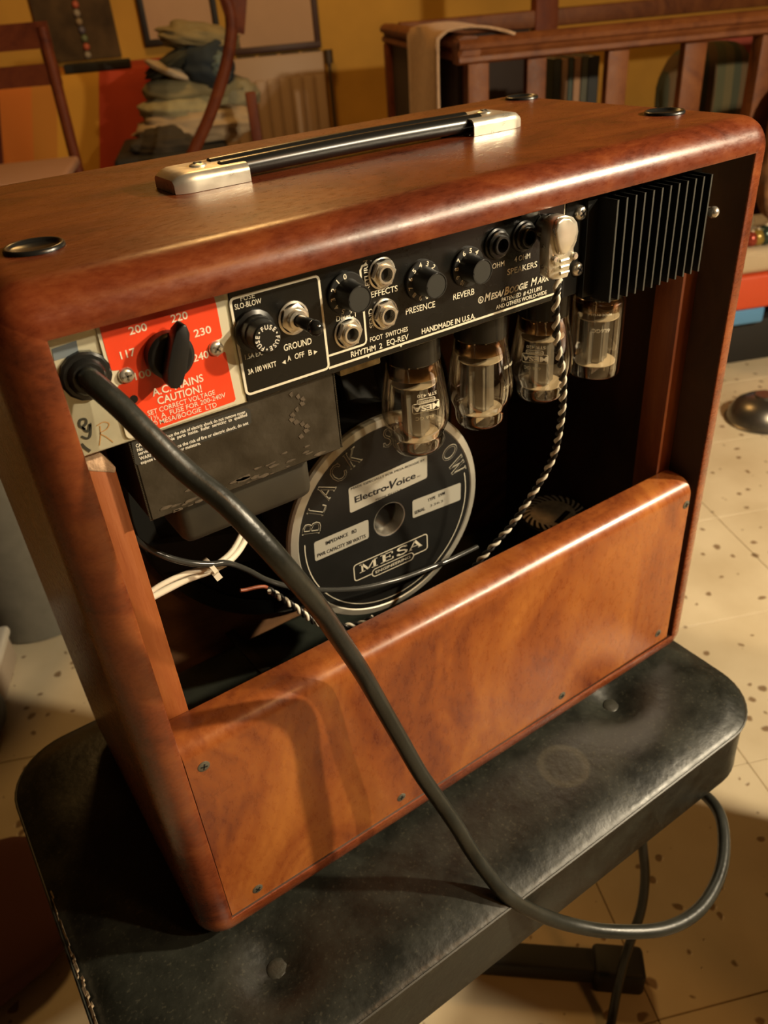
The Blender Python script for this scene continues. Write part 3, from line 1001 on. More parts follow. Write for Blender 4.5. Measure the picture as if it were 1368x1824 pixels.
def knob(px, a0, n0, n1, step=30):
    q = on(px, 1, YC); c = np.array([q[0], YC, q[2]])
    mb = MB()
    mb.lathe(c, (0, -1, 0), [(0.0104, 0), (0.0104, 0.0014), (0.0100, 0.0018), (0.0074, 0.0019), (0.0070, 0.0028), (0.0066, 0.0118), (0.0064, 0.0128), (0.0058, 0.0128)], 44)
    mb.slot = 1
    mb.lathe(c, (0, -1, 0), [(0.0058, 0.0128), (0.0057, 0.0125), (1e-6, 0.0125)], 32)
    k = obj('rotary_knob', mb, [mat('knob_black', (0.012, 0.012, 0.011), 0.42), mat('knob_cap', (0.024, 0.024, 0.020), 0.5)], amp, at=c, smooth=40)
    tb = MB()
    for n in range(n0, n1 + 1):
        ring_text(tb, str(n), (c[0], c[2]), 0.0086, a0 + step * (n - n0), 0.0026, pmap(0.0020, YC), 0.02, 1.05 if n < 10 else 0.8)
    obj('numerals', tb, CREAM, k, smooth=0)
    return k


knob((616, 522), 95, 0, 6)
knob((751, 499), 42, 2, 10)
knob((832, 475), 54, 4, 10)

# toggle switch
q = on((522, 566), 1, YC); c = np.array([q[0], YC, q[2]])
mb = MB()
mb.lathe(c, (0, -1, 0), [(0.0080, 0), (0.0080, 0.0007), (0.0070, 0.0010)], 32)
mb.lathe(c, (0, -1, 0), [(0.0072, 0.0008), (0.0073, 0.0024), (0.0062, 0.0030), (0.0045, 0.0030)], 6, ref=(0.3, 0, 1))
mb.lathe(c, (0, -1, 0), [(0.0048, 0.003), (0.0046, 0.0056), (0.0030, 0.0058)], 24)
mb.slot = 1
tp = c + np.array([0.0012, -0.0185, -0.0002])
mb.tube([c + np.array([0, -0.003, 0]), c + np.array([0.0006, -0.010, 0]), tp, tp + np.array([0, -0.0012, 0])], lambda t: 0.0026 + 0.0012 * t if t < 0.9 else 0.0030, 16)
tg = obj('toggle_switch', mb, [NICKEL, BLACKPLASTIC], amp, at=c, smooth=40)
mb = MB(); mb.sphere(tuple(tp + np.array([0, -0.0002, 0])), 0.0037)
obj('lever_tip', mb, mat('lever_gloss', (0.012, 0.012, 0.011), 0.12), tg)

# fuse holder
q = on((452, 588), 1, YC); c = np.array([q[0], YC, q[2]])
mb = MB()
mb.lathe(c, (0, -1, 0), [(0.0100, 0), (0.0100, 0.0022), (0.0082, 0.0030), (0.0078, 0.0065), (0.0072, 0.0072), (0.0070, 0.0130), (0.0064, 0.0137), (1e-6, 0.0137)], 16)
fh = obj('fuse_holder', mb, BLACKPLASTIC, amp, at=c, smooth=25)
tb = MB()
for rep in range(3):
    for k, chh in enumerate('FUSE\u2022'):
        ring_text(tb, chh, (c[0], c[2]), 0.0051, 112 - rep * 120 - k * 24, 0.0021, pmap(0.0139, YC), 0.02)
obj('lettering', tb, WHITEPRINT, fh, smooth=0)

# flange screws and heat sink
for px in ((1033, 379), (1027.5, 479)):
    screw(px, YP - 0.001, 0.0042, ch, NICKEL, MATTEBLACK, 0.0026)
mb = MB(); mb.box(xb + 0.0008, 0.4000, YP - 0.0010, YP, 0.3392, H - 0.001)
hs = obj('heat_sink', mb, HEATBLACK, amp, smooth=0)
mb = MB(); mb.box(0.2985, 0.3920, 0.0115, YP - 0.001, 0.3368, H - 0.0025)
obj('fin_base', mb, HEATBLACK, hs, smooth=0)
for k in range(12):
    x = 0.3075 + k * 0.00725
    mb = MB()
    mb.box(x - 0.0006, x + 0.0006, -0.0015, 0.012, 0.3350, 0.3925)
    mb.slot = 1
    mb.box(x - 0.00062, x + 0.00062, -0.00175, -0.0013, 0.3350, 0.3925)
    obj('fin', mb, [HEATBLACK, FINEDGE], hs, smooth=0)
b_ = on((1262, 373), 1, 0.010)
mb = MB(); mb.cyl((b_[0] - 0.004, 0.016, b_[2]), (b_[0] - 0.004, 0.004, b_[2]), 0.0028)
mb.sphere((b_[0] - 0.004, 0.0035, b_[2]), 0.0036)
obj('bolt', mb, NICKEL, hs)

# ------------------------------------------------ power tubes hanging under the chassis
def tube_text(mb, s, c, r, ang, z, h, wide=1.0, off=0.01):
    """upside-down print wrapped on the glass; ang measured from -y towards +x; z of the line's centre"""
    v, f = glyphs(s, off)
    sy = h / CAPH; sx = sy * wide; wd = v[:, 0].max() * sx
    pts = []
    for p in v:
        t = math.radians(ang) - (p[0] * sx - wd / 2) / r
        rr = r + 0.00025
        pts.append((c[0] + rr * math.sin(t), c[1] - rr * math.cos(t), z + h / 2 - p[1] * sy))
    mb.add(pts, f)


def tube_line(mb, pts, c, r, ang, z, w_):
    """closed outline drawn on the glass (x along the glass, y up), upside down"""
    n = len(pts); L = []; Q = []
    P = [np.array(p, float) for p in pts]
    for i in range(n):
        d = P[(i + 1) % n] - P[i - 1]; d /= np.linalg.norm(d); nn = np.array([-d[1], d[0]]) * w_ / 2
        for lst, k in ((L, 1), (Q, -1)):
            p = P[i] + nn * k; t = math.radians(ang) - p[0] / r
            lst.append((c[0] + (r + 0.00025) * math.sin(t), c[1] - (r + 0.00025) * math.cos(t), z - p[1]))
    mb.add(L + Q, [(i, (i + 1) % n, n + (i + 1) % n, n + i) for i in range(n)])


def coke_profile(ztop, zbot):
    h = ztop - zbot
    return [(0.0160, ztop), (0.0168, ztop - 0.10 * h), (0.0188, ztop - 0.28 * h), (0.0203, ztop - 0.44 * h), (0.0206, ztop - 0.55 * h), (0.0200, ztop - 0.66 * h),
            (0.0180, ztop - 0.745 * h), (0.0168, ztop - 0.80 * h), (0.0164, ztop - 0.86 * h), (0.0156, ztop - 0.925 * h), (0.0128, ztop - 0.975 * h), (0.0070, ztop - 0.996 * h), (1e-6, zbot)]


def power_tube(cx, cy, straight=False, zbot=0.2545, rot=0.0, printing='none', pang=0, label=''):
    c = (cx, cy)
    ztop = 0.317
    if straight:
        h = ztop - zbot
        p = [(0.0160, ztop), (0.0172, ztop - 0.06 * h), (0.0178, ztop - 0.14 * h), (0.0178, ztop - 0.85 * h), (0.0160, ztop - 0.95 * h), (0.0100, ztop - 0.99 * h), (1e-6, zbot)]
    else:
        p = coke_profile(ztop, zbot)
    mb = MB()
    # smooth the profile
    pp = smooth_path([np.array(q) for q in p], 4)
    mb.lathe((cx, cy, 0), (0, 0, 1), [(max(q[0], 1e-6), q[1]) for q in pp], 40)
    g = obj('power_tube', mb, GLASS, amp, at=(cx, cy, ztop), smooth=80)
    g['label'] = label
    mb = MB()
    mb.lathe((cx, cy, 0), (0, 0, 1), [(0.0175, 0.3391), (0.0175, 0.3330), (0.0165, 0.3325), (0.0165, 0.3165), (0.0150, 0.3155), (1e-6, 0.3155)], 32)
    obj('tube_base', mb, mat('tube_base', (0.012, 0.011, 0.009), 0.25), g)
    mb = MB()   # getter band just inside the shoulder
    mb.lathe((cx, cy, 0), (0, 0, 1), [(0.0150, 0.3150), (0.0157, 0.3120), (0.0160, 0.3068), (0.0158, 0.3066), (0.0150, 0.3120)], 32)
    obj('getter', mb, GETTER, g)
    R2 = Matrix.Rotation(rot, 2)

    def lp(x, y, z):
        q = R2 @ Vector((x, y)); return (cx + q.x, cy + q.y, z)
    mb = MB()   # anode: flattened box with side flanges
    za, zb2 = 0.3000, zbot + 0.0125
    sec = [(-0.0145, -0.0006), (-0.0085, -0.0012), (-0.0070, -0.0062), (0.0070, -0.0062), (0.0085, -0.0012), (0.0145, -0.0006), (0.0145, 0.0006), (0.0085, 0.0012), (0.0070, 0.0062), (-0.0070, 0.0062), (-0.0085, 0.0012), (-0.0145, 0.0006)]
    sec = [(x * 0.86, y) for x, y in sec]
    mb.rings([[lp(x, y, z) for x, y in sec] for z in (za, zb2)], True, True, True)
    mb.box(cx - 0.0012, cx + 0.0012, cy - 0.0072, cy - 0.0062, zb2, za)
    obj('anode', mb, ANODE, g, smooth=25)
    for z in (za + 0.0010, zb2 - 0.0012):
        obj('mica_spacer', MB().lathe((cx, cy, z), (0, 0, 1), [(0.0140, 0), (0.0140, 0.0006)], 24, None, True), MICA, g, smooth=0)
    for x in (-0.006, 0.006):
        obj('support_wire', MB().cyl(lp(x, 0, za), lp(x, 0, 0.3152), 0.0006, n=8), NICKEL, g)
        obj('support_wire', MB().cyl(lp(x, 0, zb2 - 0.006), lp(x, 0, zb2), 0.0006, n=8), NICKEL, g)
    obj('shield_plate', MB().obox(lp(0, -0.002, zb2 - 0.0055), ((R2 @ Vector((1, 0))).to_3d(), (R2 @ Vector((0, 1))).to_3d(), (0, 0, 1)), (0.008, 0.0004, 0.0028)), NICKEL, g, smooth=0)
    obj('getter_plate', MB().obox(lp(0.004, -0.006, zb2 - 0.0050), ((R2 @ Vector((0.9, 0.4))).to_3d(), (R2 @ Vector((-0.4, 0.9))).to_3d(), (0, 0, 1)), (0.0035, 0.0003, 0.0032)), NICKEL, g, smooth=0)
    if printing != 'none':
        tb = MB()
        if printing == 'boxed':
            zc = 0.2935; a = pang; r = 0.0199
            tube_text(tb, 'STR 420', c, r, a + 2, zc + 0.0068, 0.0021, 1.25)
            tube_text(tb, 'ENGINEERING', c, r, a, zc + 0.0032, 0.0013, 1.0)
            tube_text(tb, 'MESA', c, r, a, zc - 0.0012, 0.0036, 1.45, 0.035)
            tube_text(tb, '6L6 GC', c, r, a - 4, zc - 0.0076, 0.0021, 1.25)
            tube_line(tb, rrect(-0.0086, 0.0086, -0.0018, 0.0042, 0.0012), c, r, a, zc, 0.00045)
            tube_line(tb, rrect(-0.0056, 0.0056, -0.0046, -0.0018, 0.0010), c, r, a, zc, 0.0004)
        elif printing == 'faint':
            zc = 0.2935; a = pang; r = 0.0200
            tube_text(tb, 'STR 420', c, r, a, zc + 0.0060, 0.0018, 1.2)
            tube_text(tb, '6L6 GC', c, r, a, zc - 0.0076, 0.0020, 1.2)
        elif printing == 'plain':
            tube_text(tb, 'MADE IN U.S.A.', c, 0.0178, pang - 6, 0.3075, 0.0015, 1.2)
            tube_text(tb, '6L6GC', c, 0.0178, pang, 0.2965, 0.0027, 1.1)
        obj('lettering', tb, mat('tube_print', (0.78, 0.72, 0.55), 0.5), g, smooth=0)
    return g


TY = 0.050
power_tube(0.2010, TY, rot=0.5, printing='boxed', pang=-15, label='glass power tube hanging nearest the transformer')
power_tube(0.2525, TY, rot=0.25, printing='faint', pang=20, label='glass power tube with a bare front, second in the row')
power_tube(0.3055, TY, rot=0.4, zbot=0.2560, printing='boxed', pang=-58, label='glass power tube behind the twisted speaker lead')
power_tube(0.3570, TY, straight=True, zbot=0.2570, rot=0.3, printing='plain', pang=-40, label='straight-sided glass power tube under the heat sink')

# ------------------------------------------------ transformer below the chassis
mb = MB(); mb.box(0.0235, 0.1310, 0.0205, 0.0790, 0.2935, 0.3390)
tf = obj('transformer', mb, TRAFO, amp, bevel=0.0008, seg=1)
tf['label'] = 'dark brown laminated power transformer'
mb = MB()
for k in range(46):
    z = 0.2942 + k * 0.00095
    mb.box(0.0229, 0.0236, 0.0203, 0.0212, z, z + 0.0005)
    mb.box(0.1309, 0.1316, 0.0203, 0.0212, z, z + 0.0005)
tag(obj('lamination_edges', mb, TRAFO, tf, smooth=0), kind='stuff')
mb = MB(); mb.box(0.040, 0.118, 0.034, 0.070, 0.262, 0.2936)
obj('winding', mb, mat('winding_wrap', (0.030, 0.025, 0.016), 0.55, var=0.3), tf, bevel=0.006, seg=3)
mb = MB(); rc = random.Random(11)
for k in range(30):
    x = 0.030 + rc.random() * 0.095; z = 0.2945 + rc.random() ** 2 * 0.010
    s_ = rc.uniform(0.0008, 0.003)
    pts = [(x + s_ * rc.uniform(0.6, 1.2) * 1.6 * math.cos(t), z + s_ * 0.45 * rc.uniform(0.5, 1.1) * math.sin(t)) for t in np.linspace(0, 2 * PI, 9)[:-1]]
    mb.prism([(p[0], 0.0206, max(p[1], 0.2938)) for p in pts], (0, -0.0004, 0))
for k in range(12):
    z = 0.308 + k * 0.0022; x = 0.1075 + 0.004 * math.sin(k * 0.9)
    mb.prism([(x, 0.0206, z), (x + rc.uniform(0.001, 0.003), 0.0206, z + 0.0005), (x + 0.001, 0.0206, z + 0.003), (x - 0.001, 0.0206, z + 0.002)], (0, -0.0004, 0))
tag(obj('flaked_paint', mb, mat('flaked_paint', (0.085, 0.062, 0.038), 0.75, var=0.3, vscale=300), tf, smooth=0), kind='stuff')
YT = 0.0205
lab = [l2(c3(p), YT) for p in ((594, 985), (1290, 775), (1318, 785), (1325, 860), (1310, 880), (632, 1122), (618, 1115))]
mb = MB(); strokes(mb, [lab], pmap(0.0003, YT))
stick = obj('caution_sticker', mb, STICKER, tf, smooth=0)
mb = MB()
for s, a, b, h in (('CAUTION: To reduce the risk of electric shock do not remove cover.', (622, 1015), (1292, 803), 20),
                   ('No  user  serviceable  parts  inside.  Refer  servicing  to  qualified', (630, 1040), (1298, 822), 20),
                   ('service personnel.', (636, 1062), (830, 998), 20),
                   ('WARNING: To reduce the risk of fire or electric shock, do not', (645, 1092), (1306, 872), 20),
                   ('expose this unit to rain or moisture.', (652, 1117), (1015, 995), 20)):
    ptext(mb, s, c3(a), c3(b), h / 3.42, YT, 0.0005, off=0.02)
obj('lettering', mb, WHITEPRINT, stick, smooth=0)

# metal bracket seen under the panel edge
mb = MB()
a_ = on((640, 655), 1, 0.030)
mb.box(a_[0] - 0.012, a_[0] + 0.014, 0.030, 0.046, 0.3290, 0.3391)
obj('bracket', mb, mat('bracket_brass', (0.22, 0.17, 0.09), 0.35, metal=0.9, var=0.4, vscale=200), amp, bevel=0.001)

# ------------------------------------------------ loudspeaker
SYB = 0.092
sc_ = np.array([0.2025, SYB, 0.1785])
RS = 0.0815
spk = obj('loudspeaker', MB().lathe(tuple(sc_), (0, 1, 0), [(1e-6, 0.0105), (0.0136, 0.0105), (0.0136, 0.0003), (0.0140, 0), (RS * 0.915, 0)], 64), mat('magnet_face', (0.008, 0.008, 0.007), 0.46, rvar=0.06, vscale=30), amp, at=tuple(sc_), smooth=30)
spk['label'] = 'loudspeaker with printed black magnet cover'
mb = MB(); mb.lathe(tuple(sc_), (0, 1, 0), [(RS * 0.915, 0.0), (RS * 0.925, -0.0006), (RS * 0.985, 0.0004), (RS, 0.0022), (RS, 0.0050), (RS * 0.975, 0.0062)], 72)
obj('rim', mb, mat('magnet_rim', (0.60, 0.57, 0.48), 0.42, metal=0.6, rvar=0.12, vscale=40), spk, smooth=25)
mb = MB(); mb.lathe(tuple(sc_), (0, 1, 0), [(0.0137, 0.0001), (0.0128, 0.0004), (0.0126, 0.0110), (1e-6, 0.0112)], 40)
obj('centre_bore', mb, NICKEL, spk, smooth=30)
mb = MB(); mb.lathe(tuple(sc_), (0, 1, 0), [(RS * 0.975, 0.006), (RS * 0.955, 0.010), (RS * 0.955, 0.032), (RS * 0.90, 0.036), (RS * 0.90, 0.058), (0.055, 0.062)], 64)
obj('magnet', mb, mat('magnet_black', (0.016, 0.015, 0.012), 0.5), spk, smooth=30)
mb = MB()
mb.lathe(tuple(sc_), (0, 1, 0), [(0.150, 0.118), (0.152, 0.127), (0.138, 0.127), (0.136, 0.119), (0.150, 0.118)], 64)
for k in range(6):
    a = k * PI / 3 + 0.25
    d = np.array([math.cos(a), 0, math.sin(a)]); n_ = np.array([-d[2], 0, d[0]])
    p0 = sc_ + d * 0.070 + np.array([0, 0.055, 0]); p1 = sc_ + d * 0.146 + np.array([0, 0.120, 0])
    ax = (p1 - p0) / np.linalg.norm(p1 - p0)
    mb.obox((p0 + p1) / 2, (ax, n_, np.cross(ax, n_)), (np.linalg.norm(p1 - p0) / 2, 0.015, 0.003))
obj('basket', mb, mat('basket_metal', (0.030, 0.029, 0.024), 0.55, metal=0.2), spk, smooth=25)
mb = MB(); mb.lathe(tuple(sc_), (0, 1, 0), [(0.137, 0.122), (0.060, 0.068), (0.050, 0.066)], 64)
obj('cone', mb, mat('paper_cone', (0.012, 0.011, 0.009), 0.9), spk, smooth=30)


def c8(p): return (490 + p[0] / 3.42, 700 + p[1] / 3.42)


def l8(p): return l2(c8(p), SYB)


LABM = mat('label_silver', (0.56, 0.54, 0.46), 0.42, metal=0.35)


def plate4(q, r=0.0016):
    mb = MB()
    A = [l8(p) for p in q]      # TL TR BR BL
    o = (A[3] + (A[0] - A[3]) * 0); ex = A[2] - A[3]; ez = A[0] - A[3]
    Lx = np.linalg.norm(ex); Lz = np.linalg.norm(ez)
    strokes(mb, [[o + ex * (u / Lx) + ez * (v / Lz) for u, v in rrect(0, Lx, 0, Lz, r)]], pmap(0.0003, SYB))
    obj('label_plate', mb, LABM, spk, smooth=0)


plate4(((445, 580), (925, 385), (925, 515), (455, 732)))
plate4(((235, 910), (565, 776), (570, 882), (243, 1026)))
plate4(((835, 655), (1127, 534), (1128, 650), (837, 763)))
mb = MB()


def stext(s, a, b, h, off=0.012, shear=0.0):
    A = l8(a); B = l8(b)
    text(mb, s, A, B, h, pmap(0.0005, SYB), off, shear)


stext('MADE ESPECIALLY FOR MESA-BOOGIE BY', (462, 590), (910, 410), 0.0018, 0.0)
stext('Electro', (485, 668), (678, 588), 0.0052, 0.02)
stext('\u2022', (680, 588), (694, 582), 0.004, 0.03)
stext('V', (697, 584), (748, 562), 0.0066, 0.02, 0.3)
stext('oice', (738, 566), (855, 515), 0.0052, 0.02)
stext('MADE IN U.S.A.', (612, 655), (775, 588), 0.0016, 0.0)
stext('INC.', (864, 513), (888, 503), 0.0012, 0.0)
stext('IMPEDANCE   8\u03a9', (308, 925), (495, 845), 0.0030, 0.01)
stext('PWR CAPACITY 200 WATTS', (257, 1000), (550, 878), 0.0030, 0.01)
stext('TYPE   EVM', (928, 662), (1032, 615), 0.0027, 0.01)
stext('SERIAL', (848, 738), (912, 710), 0.0028, 0.02)
stext('3363', (940, 695), (1020, 662), 0.0022, -0.012)
obj('label_print', mb, mat('label_ink', (0.012, 0.012, 0.014), 0.5), spk, smooth=0)

# serif capitals drawn as strokes: list of (polyline, width) in a unit cell 0..w x 0..1
SER = {
    'B': (0.66, [([(0.14, 0), (0.14, 1)], 1), ([(0, 0.03), (0.30, 0.03)], .4), ([(0, 0.97), (0.30, 0.97)], .4), ([(0.14, 0.96), (0.38, 0.96), (0.54, 0.88), (0.56, 0.75), (0.52, 0.62), (0.38, 0.54), (0.14, 0.54)], .6), ([(0.36, 0.54), (0.58, 0.46), (0.63, 0.28), (0.58, 0.12), (0.40, 0.04), (0.14, 0.04)], .7)]),
    'L': (0.60, [([(0.14, 0), (0.14, 1)], 1), ([(0, 0.97), (0.30, 0.97)], .4), ([(0, 0.04), (0.56, 0.04)], .5), ([(0.56, 0.02), (0.58, 0.26)], .4)]),
    'A': (0.80, [([(0.06, 0.02), (0.38, 1)], .5), ([(0.36, 1), (0.70, 0.02)], 1), ([(0.17, 0.34), (0.57, 0.34)], .4), ([(0, 0.03), (0.20, 0.03)], .4), ([(0.54, 0.03), (0.80, 0.03)], .4)]),
    'C': (0.78, [([(0.72, 0.72), (0.66, 0.88), (0.50, 0.97), (0.32, 0.95), (0.15, 0.80), (0.09, 0.50), (0.15, 0.20), (0.32, 0.05), (0.50, 0.03), (0.66, 0.12), (0.74, 0.28)], .85), ([(0.73, 0.70), (0.73, 0.96)], .4)]),
    'K': (0.78, [([(0.14, 0), (0.14, 1)], 1), ([(0, 0.03), (0.30, 0.03)], .4), ([(0, 0.97), (0.30, 0.97)], .4), ([(0.14, 0.42), (0.66, 0.97)], .5), ([(0.30, 0.56), (0.68, 0.03)], .9), ([(0.54, 0.97), (0.78, 0.97)], .4), ([(0.54, 0.03), (0.80, 0.03)], .4)]),
    'S': (0.58, [([(0.50, 0.78), (0.44, 0.92), (0.28, 0.97), (0.13, 0.90), (0.09, 0.74), (0.16, 0.60), (0.40, 0.46), (0.51, 0.30), (0.47, 0.12), (0.32, 0.03), (0.15, 0.06), (0.07, 0.24)], .85), ([(0.51, 0.74), (0.51, 0.97)], .4), ([(0.05, 0.04), (0.05, 0.27)], .4)]),
    'H': (0.86, [([(0.14, 0), (0.14, 1)], 1), ([(0.70, 0), (0.70, 1)], 1), ([(0.14, 0.52), (0.70, 0.52)], .5)] + [([(x, z), (x + 0.30, z)], .4) for x in (0, 0.55) for z in (0.03, 0.97)]),
    'D': (0.80, [([(0.14, 0), (0.14, 1)], 1), ([(0, 0.03), (0.30, 0.03)], .4), ([(0, 0.97), (0.30, 0.97)], .4), ([(0.14, 0.96), (0.42, 0.95), (0.63, 0.80), (0.70, 0.50), (0.63, 0.20), (0.42, 0.05), (0.14, 0.04)], .8)]),
    'O': (0.84, [([(0.42 + 0.33 * math.cos(t), 0.5 + 0.46 * math.sin(t)) for t in np.linspace(0, 2 * PI, 25)], .85)]),
    'W': (1.10, [([(0.10, 0.98), (0.34, 0.02)], 1), ([(0.34, 0.02), (0.54, 0.90)], .5), ([(0.50, 0.98), (0.76, 0.02)], 1), ([(0.76, 0.02), (0.98, 0.98)], .5), ([(0, 0.97), (0.24, 0.97)], .4), ([(0.40, 0.97), (0.64, 0.97)], .4), ([(0.86, 0.97), (1.10, 0.97)], .4)]),
    'M': (1.0, [([(0.15, 0.03), (0.15, 0.97)], .8), ([(0.15, 0.97), (0.47, 0.10)], 1.2), ([(0.47, 0.10), (0.80, 0.97)], .7), ([(0.83, 0.03), (0.83, 0.97)], 1.3), ([(0, 0.05), (0.30, 0.05)], .7), ([(0, 0.95), (0.24, 0.95)], .7), ([(0.66, 0.05), (1.0, 0.05)], .7), ([(0.76, 0.95), (1.0, 0.95)], .7)]),
    'E': (0.74, [([(0.20, 0.02), (0.20, 0.98)], 1.5), ([(0, 0.05), (0.70, 0.05)], .7), ([(0, 0.95), (0.70, 0.95)], .7), ([(0.20, 0.5), (0.52, 0.5)], .7), ([(0.68, 0.02), (0.68, 0.30)], .7), ([(0.66, 0.70), (0.66, 0.98)], .7), ([(0.52, 0.36), (0.52, 0.64)], .6)]),
}


def stroke_glyph(mb, chh, mapf, wd, eps):
    for pl, k in SER[chh][1]:
        w_ = wd * k if wd > 0 else 0
        P = [np.array(p, float) for p in pl]
        closed = np.linalg.norm(P[0] - P[-1]) < 1e-6
        if closed: P = P[:-1]
        loop_band(mb, [tuple(p) for p in P], w_, lambda u, v: mapf(u, v, eps), closed=closed)
        # round the inner joints a little
        if not closed:
            for end, nxt in ((P[0], P[1]), (P[-1], P[-2])):
                pass


def arc_word(letters, angs, r, h, wdt):
    mo = MB(); mi = MB()
    for chh, ang in zip(letters, angs):
        cw = SER[chh][0]
        t = math.radians(ang)
        up = np.array([math.cos(t), math.sin(t)]); rt = np.array([math.sin(t), -math.cos(t)])
        o = np.array([sc_[0], sc_[2]]) + up * (r - h / 2)

        def mp(u, v, eps, o=o, rt=rt, up=up, cw=cw):
            q = o + rt * (u - cw / 2) * h + up * v * h
            return (q[0], SYB - eps, q[1])
        stroke_glyph(mo, chh, mp, wdt, 0.00025)
        # the dark inlay leaves a thin outline
        for pl, k in SER[chh][1]:
            w_ = wdt * k - 0.055
            if w_ <= 0.012: continue
            P = [np.array(p, float) for p in pl]
            closed = np.linalg.norm(P[0] - P[-1]) < 1e-6
            if closed: P = P[:-1]
            else:
                d0 = (P[1] - P[0]) / np.linalg.norm(P[1] - P[0]); d1 = (P[-2] - P[-1]) / np.linalg.norm(P[-2] - P[-1])
                if k >= 0.8: P[0] = P[0] + d0 * 0.03; P[-1] = P[-1] + d1 * 0.03
            loop_band(mi, [tuple(p) for p in P], w_, lambda u, v: mp(u, v, 0.0005), closed=closed)
    return mo, mi


def ang_of(p):
    q = l8(p); return math.degrees(math.atan2(q[1] - sc_[2], q[0] - sc_[0]))


angB = ang_of((225, 825)); angK = ang_of((482, 415)); angS = ang_of((685, 292)); angW = ang_of((1128, 430))
mo, mi = arc_word('BLACK', np.linspace(angB, angK, 5), 0.0655, 0.0135, 0.17)
m2, i2 = arc_word('SHADOW', np.linspace(angS, angW, 6), 0.0655, 0.0135, 0.17)
k0 = len(mo.v)
mo.add(m2.v, m2.f); mi.add(i2.v, i2.f)
# thin line round the rest of the face
loop_band(mo, [(sc_[0] + 0.0700 * math.cos(t), sc_[2] + 0.0700 * math.sin(t)) for t in np.radians(np.linspace(angB + 10, angW + 360 - 8, 60))], 0.0007, pmap(0.0003, SYB), closed=False)
obj('arched_lettering', mo, mat('speaker_print', (0.62, 0.58, 0.46), 0.45), spk, smooth=0)
obj('letter_inlay', mi, mat('letter_inlay', (0.014, 0.014, 0.012), 0.4), spk, smooth=0)
# boxed maker's mark on the face
mb = MB()
A = [l8(p) for p in ((475, 1052), (926, 850), (926, 948), (485, 1147))]
bx = A[2] - A[3]; Lx = np.linalg.norm(bx); bx = bx / Lx; bz = np.array([-bx[1], bx[0]]); Lz = np.linalg.norm(A[0] - A[3])
def mk(u, v, eps=0.0004):
    q = A[3] + bx * u + bz * v; return (q[0], SYB - eps, q[1])
# outline with a step that lets in the small lower box
e0, e1 = 0.23 * Lx, 0.80 * Lx
out = [p for p in rrect(0, Lx, 0, Lz, 0.0024)]
loop_band(mb, [(e0, 0), (0.0024, 0)] + [(0.0024 - 0.0024 * math.sin(t), 0.0024 - 0.0024 * math.cos(t)) for t in np.linspace(0, PI / 2, 6)] + [(0.0024 - 0.0024 * math.cos(t), Lz - 0.0024 + 0.0024 * math.sin(t)) for t in np.linspace(0, PI / 2, 6)]
          + [(Lx - 0.0024 + 0.0024 * math.sin(t), Lz - 0.0024 + 0.0024 * math.cos(t)) for t in np.linspace(0, PI / 2, 6)] + [(Lx - 0.0024 + 0.0024 * math.cos(t), 0.0024 - 0.0024 * math.sin(t)) for t in np.linspace(0, PI / 2, 6)] + [(e1, 0)], 0.0008, mk, closed=False)
loop_band(mb, rrect(e0, e1, -0.0035, 0.0032, 0.0032, 6), 0.0007, mk)
hM = Lz * 0.52
for chh, f0, f1 in (('M', 0.07, 0.31), ('E', 0.35, 0.53), ('S', 0.565, 0.725), ('A', 0.735, 0.93)):
    kw = (f1 - f0) * Lx / SER[chh][0]
    stroke_glyph(mb, chh, lambda u, v, eps, f0=f0, kw=kw: mk(f0 * Lx + u * kw, Lz * 0.37 + v * hM, 0.00045), 0.15 if chh in 'SA' else 0.11, 0)
g_, gf = glyphs('ENGINEERING', 0.01)
sx = (e1 - e0 - 0.006) / g_[:, 0].max()
mb.add([mk(e0 + 0.003 + p[0] * sx, -0.0012 + p[1] * 0.0024 / CAPH) for p in g_], gf)
obj('boxed_mark', mb, mat('speaker_print', (0.62, 0.58, 0.46), 0.45), spk, smooth=0)

# ------------------------------------------------ wiring inside
def wire(name, path, r, m, parent=amp, n=8, label=None):
    P = smooth_path(path, 8)
    o = obj(name, MB().tube(P, r, n), m, parent, smooth=80)
    if label: o['label'] = label
    return o


def lift(pxs, ys):
    return [on(p, 1, y) for p, y in zip(pxs, ys)]


pxs = [(262, 1058), (290, 1040), (330, 1022), (375, 1010), (408, 987), (428, 955), (437, 925)]
wire('white_cable', lift(pxs, [0.060, 0.060, 0.060, 0.060, 0.062, 0.066, 0.07]), 0.0017, WIREWHITE, label='white cable under the transformer, upper of two')
pxs = [(262, 1068), (292, 1052), (332, 1032), (375, 1016), (412, 995), (436, 962), (448, 925)]
wire('white_cable', lift(pxs, [0.063, 0.063, 0.063, 0.062, 0.065, 0.070, 0.074]), 0.0023, WIREWHITE, label='white cable under the transformer, lower of two')
pt_ = on((375, 1010), 1, 0.058)
mb = MB()
mb.lathe(tuple(pt_ + np.array([-0.001, 0, 0])), (1, 0.05, 0.35), [(0.0052, 0), (0.0058, 0.0001), (0.0058, 0.0026), (0.0052, 0.0027), (0.0052, 0)], 20)
mb.obox(pt_ + np.array([0.001, -0.0052, -0.0035]), ((1, 0, 0.35), (0, 1, 0), (-0.35, 0, 1)), (0.0018, 0.0018, 0.0022))
obj('cable_tie', mb, WIREWHITE, amp)
pxs = [(236, 955), (262, 975), (300, 993), (340, 1003), (375, 1005), (405, 1003), (440, 1015), (475, 1033), (520, 1046), (575, 1051), (640, 1048), (700, 1035), (750, 1018), (800, 998), (850, 974)]
wire('black_cable', lift(pxs, [0.060, 0.058, 0.055, 0.055, 0.055, 0.056, 0.062, 0.068, 0.070, 0.072, 0.073, 0.074, 0.074, 0.075, 0.078]), 0.0019, mat('cable_sheath', (0.035, 0.035, 0.032), 0.18), label='glossy black cable sagging across the loudspeaker')


